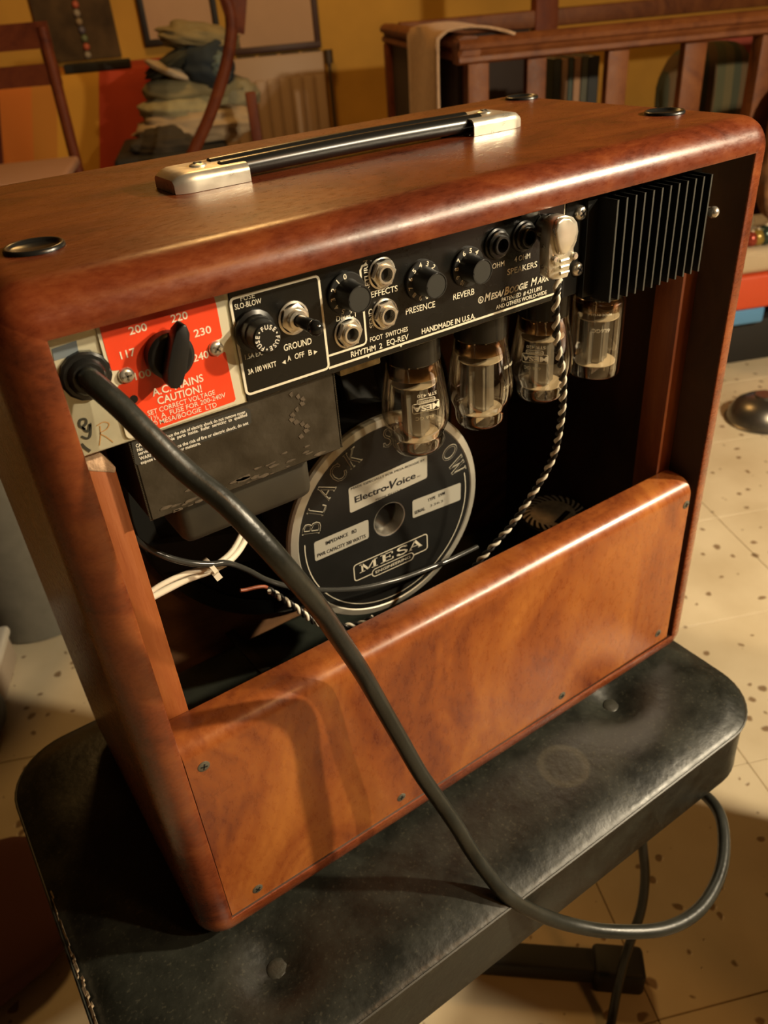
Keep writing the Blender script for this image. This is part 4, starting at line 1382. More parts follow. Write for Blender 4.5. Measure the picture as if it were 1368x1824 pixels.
def twisted(path, rad, rw, pitch, mats, parent, names):
    P = resample([np.array(p) for p in smooth_path(path, 16)], 0.0011)
    A = []; B = []; up = None; L = 0.0
    for i, p in enumerate(P):
        d = P[min(i + 1, len(P) - 1)] - P[max(i - 1, 0)]; d = Vector(d).normalized()
        if up is None: up = Vector((0, -1, 0)) if abs(d.y) < 0.9 else Vector((1, 0, 0))
        up = (up - d * up.dot(d)).normalized(); b = d.cross(up)
        if i: L += np.linalg.norm(P[i] - P[i - 1])
        t = 2 * PI * L / pitch
        o = up * math.cos(t) + b * math.sin(t)
        A.append(tuple(Vector(p) + o * rad)); B.append(tuple(Vector(p) - o * rad))
    for Q, m, nm in ((A, mats[0], names[0]), (B, mats[1], names[1])):
        obj(nm, MB().tube(Q, rw, 8), m, parent, smooth=80)


plug_c = on((1006, 412), 1, -0.002)
ld = bpy.data.objects.new('speaker_lead', None); scn.collection.objects.link(ld); ld.empty_display_size = 0.01
place(ld, plug_c, amp); ld['label'] = 'flat metal jack plug with twisted cream and black wires'
pxs = [(996, 497), (991, 525), (990, 560), (992, 610), (1001, 660), (1003, 700), (999, 750), (988, 805), (970, 845), (945, 885), (915, 930), (885, 965), (845, 1010), (825, 1045)]
twisted(lift(pxs, [-0.004, -0.006, -0.004, 0.0, 0.004, 0.009, 0.015, 0.022, 0.028, 0.034, 0.040, 0.045, 0.052, 0.058]), 0.0013, 0.00125, 0.0125, (WIREWHITE, WIREBLACK), ld, ('cream_wire', 'black_wire'))


def c6(p): return (800 + p[0] / 4.56, 320 + p[1] / 4.56)


yq = -0.0060
body = [(835, 400), (850, 345), (890, 305), (950, 288), (1010, 300), (1045, 345), (1055, 420), (1040, 500), (1015, 560), (1022, 640), (985, 690), (970, 790), (900, 812), (850, 815), (812, 800), (808, 700), (812, 560), (822, 470)]
mb = MB(); P = [on(c6(p), 1, yq) for p in body]
mb.prism(P, (0, 0.0075, 0))
mb.cyl((plug_c[0], 0.002, plug_c[2]), (plug_c[0], YC, plug_c[2]), 0.0058, n=24)
plug = obj('plug_body', mb, STEEL, ld, bevel=0.0009, seg=2, smooth=40)
mb = MB()
cover = [(870, 420), (885, 350), (930, 312), (985, 312), (1030, 350), (1045, 420), (1025, 500), (985, 575), (945, 620), (912, 612), (890, 540)]
mb.prism([on(c6(p), 1, yq - 0.0035) for p in cover], (0, 0.0036, 0))
obj('plug_cover', mb, CAPMETAL, ld, bevel=0.0012, seg=3, smooth=50)
mb = MB()
for k, yy in enumerate((650, 700, 750)):
    A_ = on(c6((900, yy + 12)), 1, yq - 0.0025); B_ = on(c6((968, yy - 8)), 1, yq - 0.0025)
    mb.tube([A_, B_], 0.0010, 8)
obj('clamp', mb, STEEL, ld)
for p in ((850, 645), (1010, 618)):
    q = on(c6(p), 1, yq)
    mb = MB(); mb.lathe(tuple(q), (0, -1, 0), [(0.0021, 0), (0.0021, 0.0012), (0.0015, 0.0019), (1e-6, 0.0020)], 16)
    obj('clamp_screw', mb, NICKEL, ld)

# speaker terminal leads
ld2 = bpy.data.objects.new('terminal_lead', None); scn.collection.objects.link(ld2); ld2.empty_display_size = 0.01
pxs = [(478, 1050), (505, 1068), (530, 1085), (558, 1106), (580, 1114), (605, 1116), (640, 1112), (665, 1100)]
T_ = lift(pxs, [0.080, 0.080, 0.079, 0.078, 0.077, 0.076, 0.074, 0.072])
place(ld2, T_[0], amp); ld2['label'] = 'twisted cream and black leads below the loudspeaker'
twisted(T_, 0.0013, 0.00125, 0.0105, (WIREWHITE, WIREBLACK), ld2, ('cream_wire', 'black_wire'))
wire('red_wire', lift([(428, 1052), (440, 1050), (458, 1046), (474, 1046), (486, 1058), (500, 1066)], [0.082] * 6), 0.0013, WIREBROWN, ld2)

# reverb bag and debris on the cabinet's floor
mb = MB(); mb.box(0.030, 0.426, 0.030, 0.205, 0.0006, 0.034)
bag = obj('reverb_bag', mb, VINYL, amp, bevel=0.010, seg=4, smooth=60)
bag['label'] = 'black vinyl bag lying on the cabinet bottom'
A_ = on((432, 1150), 2, 0.0345); B_ = on((478, 1200), 2, 0.0345)
mb = MB(); dv = (B_ - A_); dv = dv / np.linalg.norm(dv); nv = np.array([-dv[1], dv[0], 0])
mb.obox((A_ + B_) / 2 , (dv, nv, (0, 0, 1)), (0.045, 0.0045, 0.0012))
obj('strap', mb, mat('bag_strap', (0.040, 0.036, 0.028), 0.4), bag, bevel=0.0006)

# a roll lying inside the cabinet
rcn = (0.3970, 0.1200, 0.034)
roll = thing('tape_roll', 'black roll with pale swirled label lying inside the cabinet', 'tape', rcn)
rtop = 0.0845
mb = MB(); mb.lathe((rcn[0], rcn[1], 0.0345), (0, 0, 1), [(0.0150, 0), (0.0300, 0), (0.0310, 0.001), (0.0310, 0.049), (0.0300, 0.050), (0.0150, 0.050)], 48)
obj('body', mb, mat('roll_black', (0.014, 0.014, 0.012), 0.4), roll, smooth=30)
mb = MB(); mb.lathe((rcn[0], rcn[1], 0.0345), (0, 0, 1), [(0.0205, 0.0499), (0.0200, 0.0506), (1e-6, 0.0506)], 40)
obj('label_disc', mb, mat('roll_label', (0.80, 0.75, 0.62), 0.5, var=0.25, vscale=120), roll)
mb = MB()
for k in range(26):
    a = 2 * PI * k / 26; pts = []; pt2 = []
    for i in range(6):
        r = 0.0203 + i * 0.0017; aa = a + i * 0.055
        pts.append((rcn[0] + r * math.cos(aa), rcn[1] + r * math.sin(aa), rtop + 0.0005)); pt2.append((rcn[0] + r * math.cos(aa + 0.11), rcn[1] + r * math.sin(aa + 0.11), rtop + 0.0005))
    mb.prism(pts + pt2[::-1], (0, 0, 0.0004))
obj('swirl_stripes', mb, mat('roll_stripe', (0.90, 0.88, 0.80), 0.5), roll, smooth=0)
mb = MB(); mb.obox((rcn[0] + 0.001, rcn[1] - 0.011, rtop + 0.0009), ((0.95, 0.3, 0), (-0.3, 0.95, 0), (0, 0, 1)), (0.011, 0.0024, 0.0003))
obj('dark_band', mb, MATTEBLACK, roll, smooth=0)

# ------------------------------------------------ mains cord
CP = [((214, 724), .345), ((262, 772), .343), ((330, 838), .344), ((395, 890), .344), ((450, 945), .347), ((508, 1010), .357), ((560, 1072), .378), ((600, 1130), .414), ((640, 1190), .453), ((666, 1234), .477), ((714, 1318), .507), ((748, 1377), .532), ((780, 1423), .552), ((814, 1473), .568), ((836, 1510), .583), ((867, 1554), .597), ((905, 1597), .612), ((960, 1628), .640),
      ((1020, 1648), .664), ((1090, 1659), .684), ((1180, 1655), .707), ((1240, 1625), .730), ((1275, 1575), .752), ((1289, 1520), .770), ((1285, 1460), .788), ((1262, 1422), .805), ((1222, 1396), .825), ((1185, 1390), .85), ((1155, 1410), .89), ((1142, 1450), .925), ((1144, 1500), .955), ((1149, 1560), .985), ((1142, 1620), 1.01), ((1125, 1670), 1.035), ((1112, 1710), 1.05), ((1100, 1760), 1.072), ((1088, 1824), 1.09), ((1070, 1900), 1.08), ((1040, 1990), 1.065)]
P3 = [np.array([sc[0], YP - 0.001, sc[2]]), np.array([sc[0] + 0.0004, YP - 0.0090, sc[2] - 0.0006])] + [far(p, d) for p, d in CP]
P3 = [np.array([p[0], p[1], max(p[2], -0.4945)]) for p in P3]
cord = obj('power_cord', MB().tube(smooth_path(P3, 8), 0.0051, 14), CORD, None, at=(0.160, -0.08, -0.021), smooth=80)
tag(cord, 'thick black mains cord running from the amplifier over the bench edge', 'cord')

# ================================================================== background furniture
RW = wood('dark_red_wood', ((0.075, 0.014, 0.005), (0.13, 0.028, 0.008), (0.17, 0.042, 0.011)), (1, 1, 1), rough=0.6, scale=8, spec=0.25)
BW = wood('brown_wood', ((0.085, 0.023, 0.006), (0.15, 0.045, 0.011), (0.20, 0.068, 0.017)), (1, 1, 1), rough=0.55, scale=8, spec=0.3)
Zv = (0, 0, 1)


def rbox(mb, u0, u1, d0, d1, z0, z1):
    """box in room coordinates (amp-frame z)"""
    c = (rp((u0 + u1) / 2, (d0 + d1) / 2, (z0 + z1) / 2))
    return mb.obox(c, (eB, nB, Zv), (abs(u1 - u0) / 2, abs(d1 - d0) / 2, abs(z1 - z0) / 2))


# ---- wooden settle with slatted side behind the amplifier on the right
DN = 2.2
us = lambda px, dn=DN: room((px, 60), dn)[0]
uz = lambda p, dn=DN: room(p, dn)
u_l = uz((832, 75))[0]; z_t = uz((1100, 45))[1]
u_r = u_l + 1.35
settle = thing('settle', 'dark brown wooden settle with moulded rail and flat slats behind the amplifier', 'bench', rp((u_l + u_r) / 2, DN + 0.2, -0.5))
zr = z_t
mb = MB()
prof_r = [(-0.035, 0.000), (-0.042, -0.008), (-0.040, -0.018), (-0.028, -0.022), (-0.024, -0.030), (-0.034, -0.036), (-0.036, -0.046), (-0.026, -0.052), (0.030, -0.052), (0.034, -0.01), (0.020, 0.004), (-0.020, 0.006)]
rings = [[tuple(rp(u, DN + d, zr + z)) for d, z in prof_r] for u in (u_l - 0.03, u_r)]
mb.rings(rings, True, True, True)
obj('front_rail', mb, BW, settle, smooth=40)
DB = 3.2
u_b = uz((694, 22), DB)[0]
sA = np.array([u_l, DN]); sB = np.array([u_b, DB]); sd = (sB - sA) / np.linalg.norm(sB - sA); sn = np.array([sd[1], -sd[0]])


def srp(t, off, z):       # point beside the slanted left rail: t along it, off to its right
    q = sA + sd * t + sn * off
    return rp(q[0], q[1], z)


SL = float(np.linalg.norm(sB - sA))
mb = MB()
rings = [[tuple(srp(y, d * 0.8, zr + z + 0.004)) for d, z in prof_r] for y in (-0.03, SL + 0.03)]
mb.rings(rings, True, True, True)
obj('side_rail', mb, BW, settle, smooth=40)
for (p0, p1, dd) in ((829, 866, 0.05), (935, 969, 0.03), (1076, 1112, 0.03), (1208, 1246, 0.03), (1336, 1372, 0.05)):
    a = uz((p0, 150))[0]; b = uz((p1, 150))[0]
    mb = MB(); rbox(mb, a, b, DN - dd / 2, DN + dd / 2, -0.30 if dd < 0.05 else -0.5, zr - 0.050)
    obj('slat' if dd < 0.05 else 'post', mb, BW, settle, bevel=0.003)
mb = MB(); rbox(mb, u_l + 0.02, u_r, DN - 0.02, DN + 0.02, -0.36, -0.30); obj('lower_rail', mb, BW, settle, bevel=0.004)
def sbox(t0, t1, o0, o1, z0, z1):
    mb = MB(); e1 = rp(sd[0], sd[1], 0) - rp(0, 0, 0); e2 = rp(sn[0], sn[1], 0) - rp(0, 0, 0)
    mb.obox(srp((t0 + t1) / 2, (o0 + o1) / 2, (z0 + z1) / 2), (e1, e2, Zv), ((t1 - t0) / 2, (o1 - o0) / 2, (z1 - z0) / 2))
    return mb


obj('post', sbox(SL - 0.06, SL, -0.03, 0.03, -0.5, zr - 0.048), RW, settle, bevel=0.004)
obj('side_panel', sbox(0.06, SL - 0.06, -0.012, 0.012, -0.2, zr - 0.048), mat('dark_panel', (0.022, 0.010, 0.005), 0.7), settle, bevel=0.003)
mb = MB(); rbox(mb, u_l + 0.03, u_r, DN + 0.02, DB - 0.05, -0.16, -0.121); obj('seat_board', mb, RW, settle, bevel=0.004)
mb = MB(); rbox(mb, u_b + 0.03, u_r + 0.3, DB - 0.02, DB + 0.03, zr - 0.045, zr + 0.01); obj('back_rail', mb, BW, settle, bevel=0.006)
mb = MB(); a = room((945, 20), DB)[0]; rbox(mb, u_b + 0.04, a, DB, DB + 0.02, -0.2, zr - 0.045); obj('back_panel', mb, mat('dark_panel', (0.022, 0.010, 0.005), 0.7), settle, bevel=0.003)
mb = MB(); a = uz((950, 10), DB)[0]; rbox(mb, a, a + 0.085, DB - 0.03, DB + 0.03, -0.5, zr + 0.25); obj('post', mb, RW, settle, bevel=0.004)

# cloth over the settle's corner
mb = MB()
TOW = mat('beige_towel', (0.46, 0.29, 0.17), 0.9, var=0.12, vscale=60, bump=0.6, bscale=300, sheen=0.1)
nu, nv = 15, 26
rings = []


def sproj(t):
    q = R @ (srp(t, -0.04, zr) - CAM); return 684 + FPX * q[0] / q[2]


tt = np.linspace(0, SL, 200)
tA = float(tt[np.argmin([abs(sproj(t) - 800) for t in tt])]); tB = float(tt[np.argmin([abs(sproj(t) - 733) for t in tt])])
for j in range(nv):
    t = j / (nv - 1)
    row = []
    for i in range(nu):
        s = i / (nu - 1)
        # hangs down the outer side, goes over the rail and ends inside
        if t < 0.62:
            z = zr + 0.012 - (0.62 - t) * 0.60; off = -0.052 - 0.012 * math.sin(s * 5 + t * 2) - 0.02 * (0.62 - t)
        else:
            k = (t - 0.62) / 0.38; z = zr + 0.014 + 0.012 * math.sin(k * PI) - 0.012 * k; off = -0.050 + 0.16 * k
        yy = tA + s * (tB - tA) + 0.012 * math.sin(t * 4 + s * 2) + 0.10 * max(0, (t - 0.62) / 0.38) * (s - 1) * 0.5
        row.append(tuple(srp(yy, off, z + 0.004 * math.sin(s * 9 + t * 3))))
    rings.append(row)
mb.rings(rings, False)
tw = obj('towel', mb, TOW, None, at=srp((tA + tB) / 2, 0, zr + 0.012), smooth=80)
md = tw.modifiers.new('thick', 'SOLIDIFY'); md.thickness = 0.006; md.offset = 1
tag(tw, 'beige towel hanging over the corner of the wooden settle', 'towel')

# books and cushions on the settle
bk = [((986, 999), (0.030, 0.032, 0.018), 'dark green'), ((1000, 1011), (0.34, 0.19, 0.09), 'pale brown'), ((1012, 1021), (0.035, 0.045, 0.030), 'thin green'), ((1022, 1034), (0.30, 0.15, 0.07), 'tan'), ((1035, 1047), (0.06, 0.055, 0.03), 'olive'), ((1048, 1066), (0.010, 0.010, 0.009), 'wide black')]
for k, ((p0, p1), col, nm) in enumerate(bk):
    dn = DN + 0.30
    a = uz((p0, 140), dn)[0]; b = uz((p1, 140), dn)[0]
    ztop = uz((1000, 104 + 2 * (k % 2)), dn)[1]
    c0 = rp((a + b) / 2, dn + 0.07, -0.12)
    t = thing('book', nm + ' book standing upright in the row on the settle', 'book', c0, 'books on the settle')
    mb = MB()
    rbox(mb, a, a + 0.002, dn, dn + 0.15, -0.12, ztop); rbox(mb, b - 0.002, b, dn, dn + 0.15, -0.12, ztop); rbox(mb, a, b, dn, dn + 0.003, -0.12, ztop)
    obj('cover', mb, mat('book_' + nm.replace(' ', '_'), col, 0.6), t, smooth=0)
    mb = MB(); rbox(mb, a + 0.002, b - 0.002, dn + 0.003, dn + 0.146, -0.118, ztop - 0.003)
    obj('pages', mb, mat('book_pages', (0.5, 0.42, 0.3), 0.8), t, smooth=0)


def cushion(name, c, hs, m, label, cat, rot=0.0, group=None, tilt=0.0):
    def f(d):
        p = 3.2
        return (abs(d.x) ** p + abs(d.y) ** p + abs(d.z) ** p) ** (-1 / p) * (1 + 0.05 * noise.noise(d * 2.5 + Vector(c) * 3))
    mb = MB(); mb.sphere((0, 0, 0), 1.0, 36, 22, hs, f)
    Rm = Matrix.Rotation(rot + math.atan2(eB[1], eB[0]), 3, 'Z') @ Matrix.Rotation(tilt, 3, 'X')
    mb.v = [tuple(Vector(c) + Rm @ Vector(p)) for p in mb.v]
    o = obj(name, mb, m, None, at=(c[0], c[1], c[2] - hs[2]), smooth=80)
    return tag(o, label, cat, group)


def stripe_mat(name, cols, freq, axis=0, rough=0.9):
    m, nt, b = newmat(name)
    N, L = nt.nodes, nt.links
    tc = N.new('ShaderNodeTexCoord'); mp = N.new('ShaderNodeMapping')
    mp.inputs['Rotation'].default_value = (0, 0, math.atan2(eB[1], eB[0]) * -1)
    L.new(tc.outputs['Object'], mp.inputs['Vector'])
    sp = N.new('ShaderNodeSeparateXYZ'); L.new(mp.outputs['Vector'], sp.inputs[0])
    ml = N.new('ShaderNodeMath'); ml.operation = 'MULTIPLY'; ml.inputs[1].default_value = freq
    L.new(sp.outputs[axis], ml.inputs[0])
    fr = N.new('ShaderNodeMath'); fr.operation = 'FRACT'; L.new(ml.outputs[0], fr.inputs[0])
    r = N.new('ShaderNodeValToRGB'); r.color_ramp.interpolation = 'CONSTANT'
    e = r.color_ramp.elements
    e[0].position = 0; e[0].color = (*cols[0], 1); e[1].position = 1 / len(cols); e[1].color = (*cols[1], 1)
    for k in range(2, len(cols)):
        q = e.new(k / len(cols)); q.color = (*cols[k], 1)
    L.new(fr.outputs[0], r.inputs['Fac']); L.new(r.outputs['Color'], b.inputs['Base Color'])
    b.inputs['Roughness'].default_value = rough
    return m


dn = DN + 0.32
a = uz((1240, 160), dn)
cushion('cushion', rp(a[0] + 0.06, dn + 0.06, a[1] - 0.05), (0.15, 0.07, 0.17), stripe_mat('striped_cloth', ((0.075, 0.070, 0.032), (0.11, 0.085, 0.035), (0.05, 0.052, 0.028), (0.11, 0.065, 0.028)), 9, 0), 'green and olive striped cushion leaning on the settle back', 'cushion')
a = uz((1300, 110), dn + 0.1)
cushion('cushion', rp(a[0] + 0.05, dn + 0.20, a[1] - 0.03), (0.13, 0.05, 0.12), mat('dark_red_cloth', (0.22, 0.035, 0.02), 0.9), 'plain dark red cushion behind the striped cushion', 'cushion')
a = uz((1178, 185), dn)
cushion('ball', rp(a[0], dn - 0.12, a[1] - 0.02), (0.030, 0.030, 0.030), mat('beige_ball', (0.42, 0.27, 0.13), 0.7), 'small beige ball between two slats on the settle', 'ball')

# ---- things on the wall
def framed(px0, px1, ptop, pbot, label, fcol, pcol):
    dn = WALLD - 0.03
    u0 = room((px0, pbot), dn)[0]; u1 = room((px1, pbot), dn)[0]
    zb = room(((px0 + px1) / 2, pbot), dn)[1]; zt = ptop
    t = thing('picture', label, 'picture', rp((u0 + u1) / 2, dn, zb), 'pale framed pictures')
    fw = 0.030
    for s in (0, 1):
        mb = MB(); rbox(mb, u0 if s == 0 else u1 - fw, u0 + fw if s == 0 else u1, dn - 0.012, dn + 0.028, zb, zt); obj('frame_side', mb, fcol, t, bevel=0.004)
        mb = MB(); rbox(mb, u0, u1, dn - 0.0125, dn + 0.028, zb if s == 0 else zt - fw, zb + fw if s == 0 else zt); obj('frame_rail', mb, fcol, t, bevel=0.004)
    mb = MB(); rbox(mb, u0 + fw * 0.8, u1 - fw * 0.8, dn, dn + 0.02, zb + fw * 0.8, zt - fw * 0.8); obj('sheet', mb, pcol, t)


PALE = mat('pale_sheet', (0.52, 0.33, 0.20), 0.8, var=0.06, vscale=5)
framed(418, 573, 1.02, 92, 'pale sheet in a dark brown frame above the radiator', mat('dark_frame', (0.06, 0.022, 0.010), 0.5), PALE)
framed(258, 396, 1.02, 78, 'pale sheet in a black frame behind the clothes', mat('black_frame', (0.014, 0.010, 0.006), 0.5), PALE)

# radiator
dn = WALLD - 0.14
u0 = room((425, 160), dn)[0] - 0.10; u1 = room((583, 160), dn)[0]
zt = room((510, 97), dn)[1]
rad = thing('radiator', 'pale panel radiator standing under the dark framed picture', 'radiator', rp((u0 + u1) / 2, dn + 0.05, -0.5))
RADM = mat('radiator_paint', (0.48, 0.33, 0.21), 0.5)
mb = MB(); rbox(mb, u0, u1, dn + 0.02, dn + 0.11, zt - 0.60, zt); obj('body', mb, RADM, rad, bevel=0.01)
nr = 9
for k in range(nr):
    a = u0 + (u1 - u0) * (k + 0.08) / nr; b = u0 + (u1 - u0) * (k + 0.92) / nr
    mb = MB(); rbox(mb, a, b, dn, dn + 0.022, zt - 0.57, zt - 0.10); obj('rib', mb, RADM, rad, bevel=0.008)
for k in range(5):
    a = u0 + (u1 - u0) * (k + 0.1) / 5; b = u0 + (u1 - u0) * (k + 0.9) / 5
    mb = MB(); rbox(mb, a, b, dn + 0.03, dn + 0.10, zt - 0.001, zt + 0.003); obj('slot', mb, MATTEBLACK, rad, smooth=0)
mb = MB(); q = rp(u1 + 0.03, dn + 0.06, zt - 0.04)
mb.cyl((q[0], q[1], -0.5), (q[0], q[1], zt - 0.06), 0.009); mb.cyl((q[0], q[1], zt - 0.06), (q[0], q[1], zt - 0.0), 0.022)
obj('valve_pipe', mb, mat('valve_dark', (0.06, 0.035, 0.015), 0.5), rad)
for s in (0.1, 0.9):
    mb = MB(); u = u0 + (u1 - u0) * s; rbox(mb, u - 0.015, u + 0.015, dn + 0.03, dn + 0.10, -0.5, zt - 0.59); obj('foot', mb, RADM, rad)

# dark patterned hanging at the left
dn = WALLD - 0.02
u0 = room((68, 60), dn)[0]; u1 = room((208, 60), dn)[0]; zb = room((140, 108), dn)[1]
wh = thing('wall_hanging', 'dark brown woven wall hanging with a strip of coloured beads', 'hanging', rp((u0 + u1) / 2, dn, zb))
mb = MB(); rbox(mb, u0, u1, dn - 0.01, dn + 0.015, zb, 0.75); obj('cloth_panel', mb, mat('dark_weave', (0.075, 0.045, 0.018), 0.95, var=0.5, vscale=9), wh, smooth=0)
rb = random.Random(2)
bc = [(0.35, 0.30, 0.22), (0.50, 0.12, 0.06), (0.16, 0.20, 0.10), (0.14, 0.13, 0.16), (0.30, 0.22, 0.12)]
for k in range(14):
    z = zb + 0.02 + k * 0.034; u = room((148, 60), dn)[0] + 0.004 * math.sin(k)
    mb = MB(); mb.sphere(tuple(rp(u, dn - 0.016, z)), 0.016, 12, 8)
    obj('bead', mb, mat('bead_%d' % (k % 5), bc[k % 5], 0.5), wh)

# table with a patched cloth
DT = 3.9
tz = room((180, 128), DT)[1]
ut1 = room((285, 118), DT)[0]; ut0 = ut1 - 1.25
tab = thing('table', 'wooden table under the orange and red cloth', 'table', rp((ut0 + ut1) / 2, DT + 0.3, -0.5))
mb = MB(); rbox(mb, ut0, ut1 - 0.01, DT + 0.02, DT + 0.60, tz - 0.035, tz - 0.006); obj('tabletop', mb, BW, tab, bevel=0.004)
for a in (ut0 + 0.05, ut1 - 0.08):
    for b in (DT + 0.07, DT + 0.54):
        mb = MB(); rbox(mb, a - 0.03, a + 0.03, b - 0.03, b + 0.03, -0.5, tz - 0.035); obj('leg', mb, BW, tab, bevel=0.004)


def cloth_mat():
    m, nt, b = newmat('patched_cloth')
    N, L = nt.nodes, nt.links
    tc = N.new('ShaderNodeTexCoord'); mp = N.new('ShaderNodeMapping'); mp.vector_type = 'TEXTURE'
    mp.inputs['Rotation'].default_value = (0, 0, math.atan2(eB[1], eB[0]))
    L.new(tc.outputs['Object'], mp.inputs['Vector'])
    sp = N.new('ShaderNodeSeparateXYZ'); L.new(mp.outputs['Vector'], sp.inputs[0])
    k = N.new('ShaderNodeMath'); k.operation = 'MULTIPLY_ADD'; k.inputs[1].default_value = -0.25
    L.new(sp.outputs['Z'], k.inputs[0]); L.new(sp.outputs['X'], k.inputs[2])
    mr = N.new('ShaderNodeMapRange'); mr.inputs['From Min'].default_value = -0.70; mr.inputs['From Max'].default_value = 0.30
    L.new(k.outputs[0], mr.inputs['Value'])
    r = N.new('ShaderNodeValToRGB'); r.color_ramp.interpolation = 'CONSTANT'; e = r.color_ramp.elements
    e[0].position = 0; e[0].color = (0.10, 0.018, 0.010, 1); e[1].position = 0.27; e[1].color = (0.60, 0.17, 0.022, 1)
    for p, c in ((0.40, (0.52, 0.20, 0.025)), (0.50, (0.60, 0.29, 0.03)), (0.67, (0.50, 0.060, 0.022)), (0.86, (0.50, 0.028, 0.018))):
        q = e.new(p); q.color = (*c, 1)
    L.new(mr.outputs['Result'], r.inputs['Fac']); L.new(r.outputs['Color'], b.inputs['Base Color'])
    b.inputs['Roughness'].default_value = 0.9
    return m


mb = MB(); rings = []
nu = 60
for j in range(20):
    row = []
    for i in range(nu):
        s = i / (nu - 1); u = ut0 + s * (ut1 - ut0)
        if j < 6:
            d = DT + 0.60 - 0.60 * j / 5.0; z = tz
        else:
            k = (j - 5) / 14.0
            d = DT - 0.012 - 0.02 * k * (1 + math.sin(u * 17)) ; z = tz - 0.42 * k
            u = u - 0.10 * k * max(0, (s - 0.80) / 0.20) + 0.012 * k * math.sin(u * 13)
        row.append(tuple(rp(u, d, z)))
    rings.append(row)
mb.rings(rings, False)
tc_ = obj('tablecloth', mb, cloth_mat(), None, at=rp(ut1 - 0.22, DT, tz), smooth=60)
tag(tc_, 'orange, yellow and red patched cloth hanging from the table', 'tablecloth')
u0 = room((115, 128), DT + 0.03)[0]; u1 = room((235, 128), DT + 0.03)[0]
mb = MB(); rbox(mb, u0, u1, DT + 0.02, DT + 0.09, tz + 0.001, tz + 0.036)
o = obj('box', mb, MATTEBLACK, None, at=rp((u0 + u1) / 2, DT + 0.05, tz + 0.001), bevel=0.006, seg=3)
tag(o, 'long flat black box lying at the edge of the clothed table', 'box')


# chairs
def chair(base_u, dn, zseat, ztop, wseat, label, seatmat, curve, lean=0.0):
    t = thing('chair', label, 'chair', rp(base_u, dn, -0.5))
    mb = MB(); rbox(mb, base_u - wseat / 2, base_u + wseat / 2, dn - 0.40, dn, zseat - 0.03, zseat)
    obj('seat', mb, seatmat, t, bevel=0.01, seg=3)
    for s in (-1, 1):
        path = []
        for k in range(11):
            q = k / 10
            z = -0.5 + (ztop + 0.5) * q
            path.append(rp(base_u + s * (wseat / 2 - 0.02) + curve * s * math.sin(q * PI) * 0.0, dn + 0.02 + curve * math.sin(max(0, q - 0.35) / 0.65 * PI * 0.5) , z))
        mb = MB(); mb.tube(smooth_path(path, 3), 0.019, 10); obj('back_post', mb, RW, t, smooth=60)
        mb = MB(); q = rp(base_u + s * (wseat / 2 - 0.03), dn - 0.37, 0)
        mb.cyl((q[0], q[1], -0.5), (q[0], q[1], zseat - 0.03), 0.014, 0.018, 12); obj('leg', mb, RW, t)
    return t


dn = 3.0
u_post = room((105, 190), dn)[0]
wc = 0.44
ch1 = chair(u_post - wc / 2 + 0.02, dn, room((85, 300), dn - 0.2)[1], room((60, 50), dn)[1], wc, 'dark red wooden chair with flat back rails before the patched cloth', mat('pale_seat', (0.40, 0.22, 0.14), 0.8), 0.05)
ub = u_post - wc / 2 + 0.02
for (za, zb_) in ((room((30, 92), dn)[1], room((30, 42), dn)[1]), (room((30, 160), dn)[1], room((30, 120), dn)[1])):
    mb = MB(); n = 10
    rings = [[tuple(rp(ub + (k / n - 0.5) * wc, dn + 0.055 + 0.02 * math.cos((k / n - 0.5) * PI) + dd, z)) for dd, z in ((0, za), (0, zb_), (0.018, zb_), (0.018, za))] for k in range(n + 1)]
    mb.rings(rings, True, True, True); obj('back_rail', mb, RW, ch1, smooth=30)

# chair with a bowed back post by the clothes
dn = 2.7
t = thing('chair', 'dark red wooden chair with one bowed post in front of the clothes', 'chair', rp(room((390, 200), dn)[0], dn, -0.5))
pp = [(398, -12), (410, 20), (412, 60), (404, 110), (390, 160), (370, 215), (345, 270), (322, 330)]
P = [rp(room(p, dn)[0], dn, room(p, dn)[1]) for p in pp]
P += [rp(room(pp[-1], dn)[0] - 0.03, dn, -0.2), rp(room(pp[-1], dn)[0] - 0.04, dn, -0.5)]
mb = MB(); mb.tube(smooth_path(P, 6), 0.0175, 12); obj('back_post', mb, RW, t, smooth=60)
c0 = P[1]
mb = MB()
a = room((372, 22), dn)[0]; b = room((436, 22), dn)[0]
mb.prism([tuple(rp(*q)) for q in ((a + 0.02, dn - 0.01, c0[2] + 0.10), (b + 0.03, dn - 0.01, c0[2] + 0.10), (b - 0.01, dn - 0.01, c0[2] - 0.06), (a + 0.05, dn - 0.01, c0[2] - 0.045))], nB * 0.03)
obj('back_panel', mb, RW, t, bevel=0.004)
ue = room((470, 200), dn)[0]
mb = MB(); rbox(mb, ue - 0.035, ue + 0.0, dn + 0.32, dn + 0.36, -0.5, room((445, 185), dn)[1]); obj('leg', mb, RW, t, bevel=0.004)
mb = MB(); rbox(mb, ue - 0.46, ue + 0.02, dn - 0.02, dn + 0.38, -0.06, -0.02); obj('seat', mb, RW, t, bevel=0.006)
mb = MB(); rbox(mb, ue - 0.035, ue - 0.0, dn - 0.02, dn + 0.02, -0.5, -0.06); obj('leg', mb, RW, t, bevel=0.004)


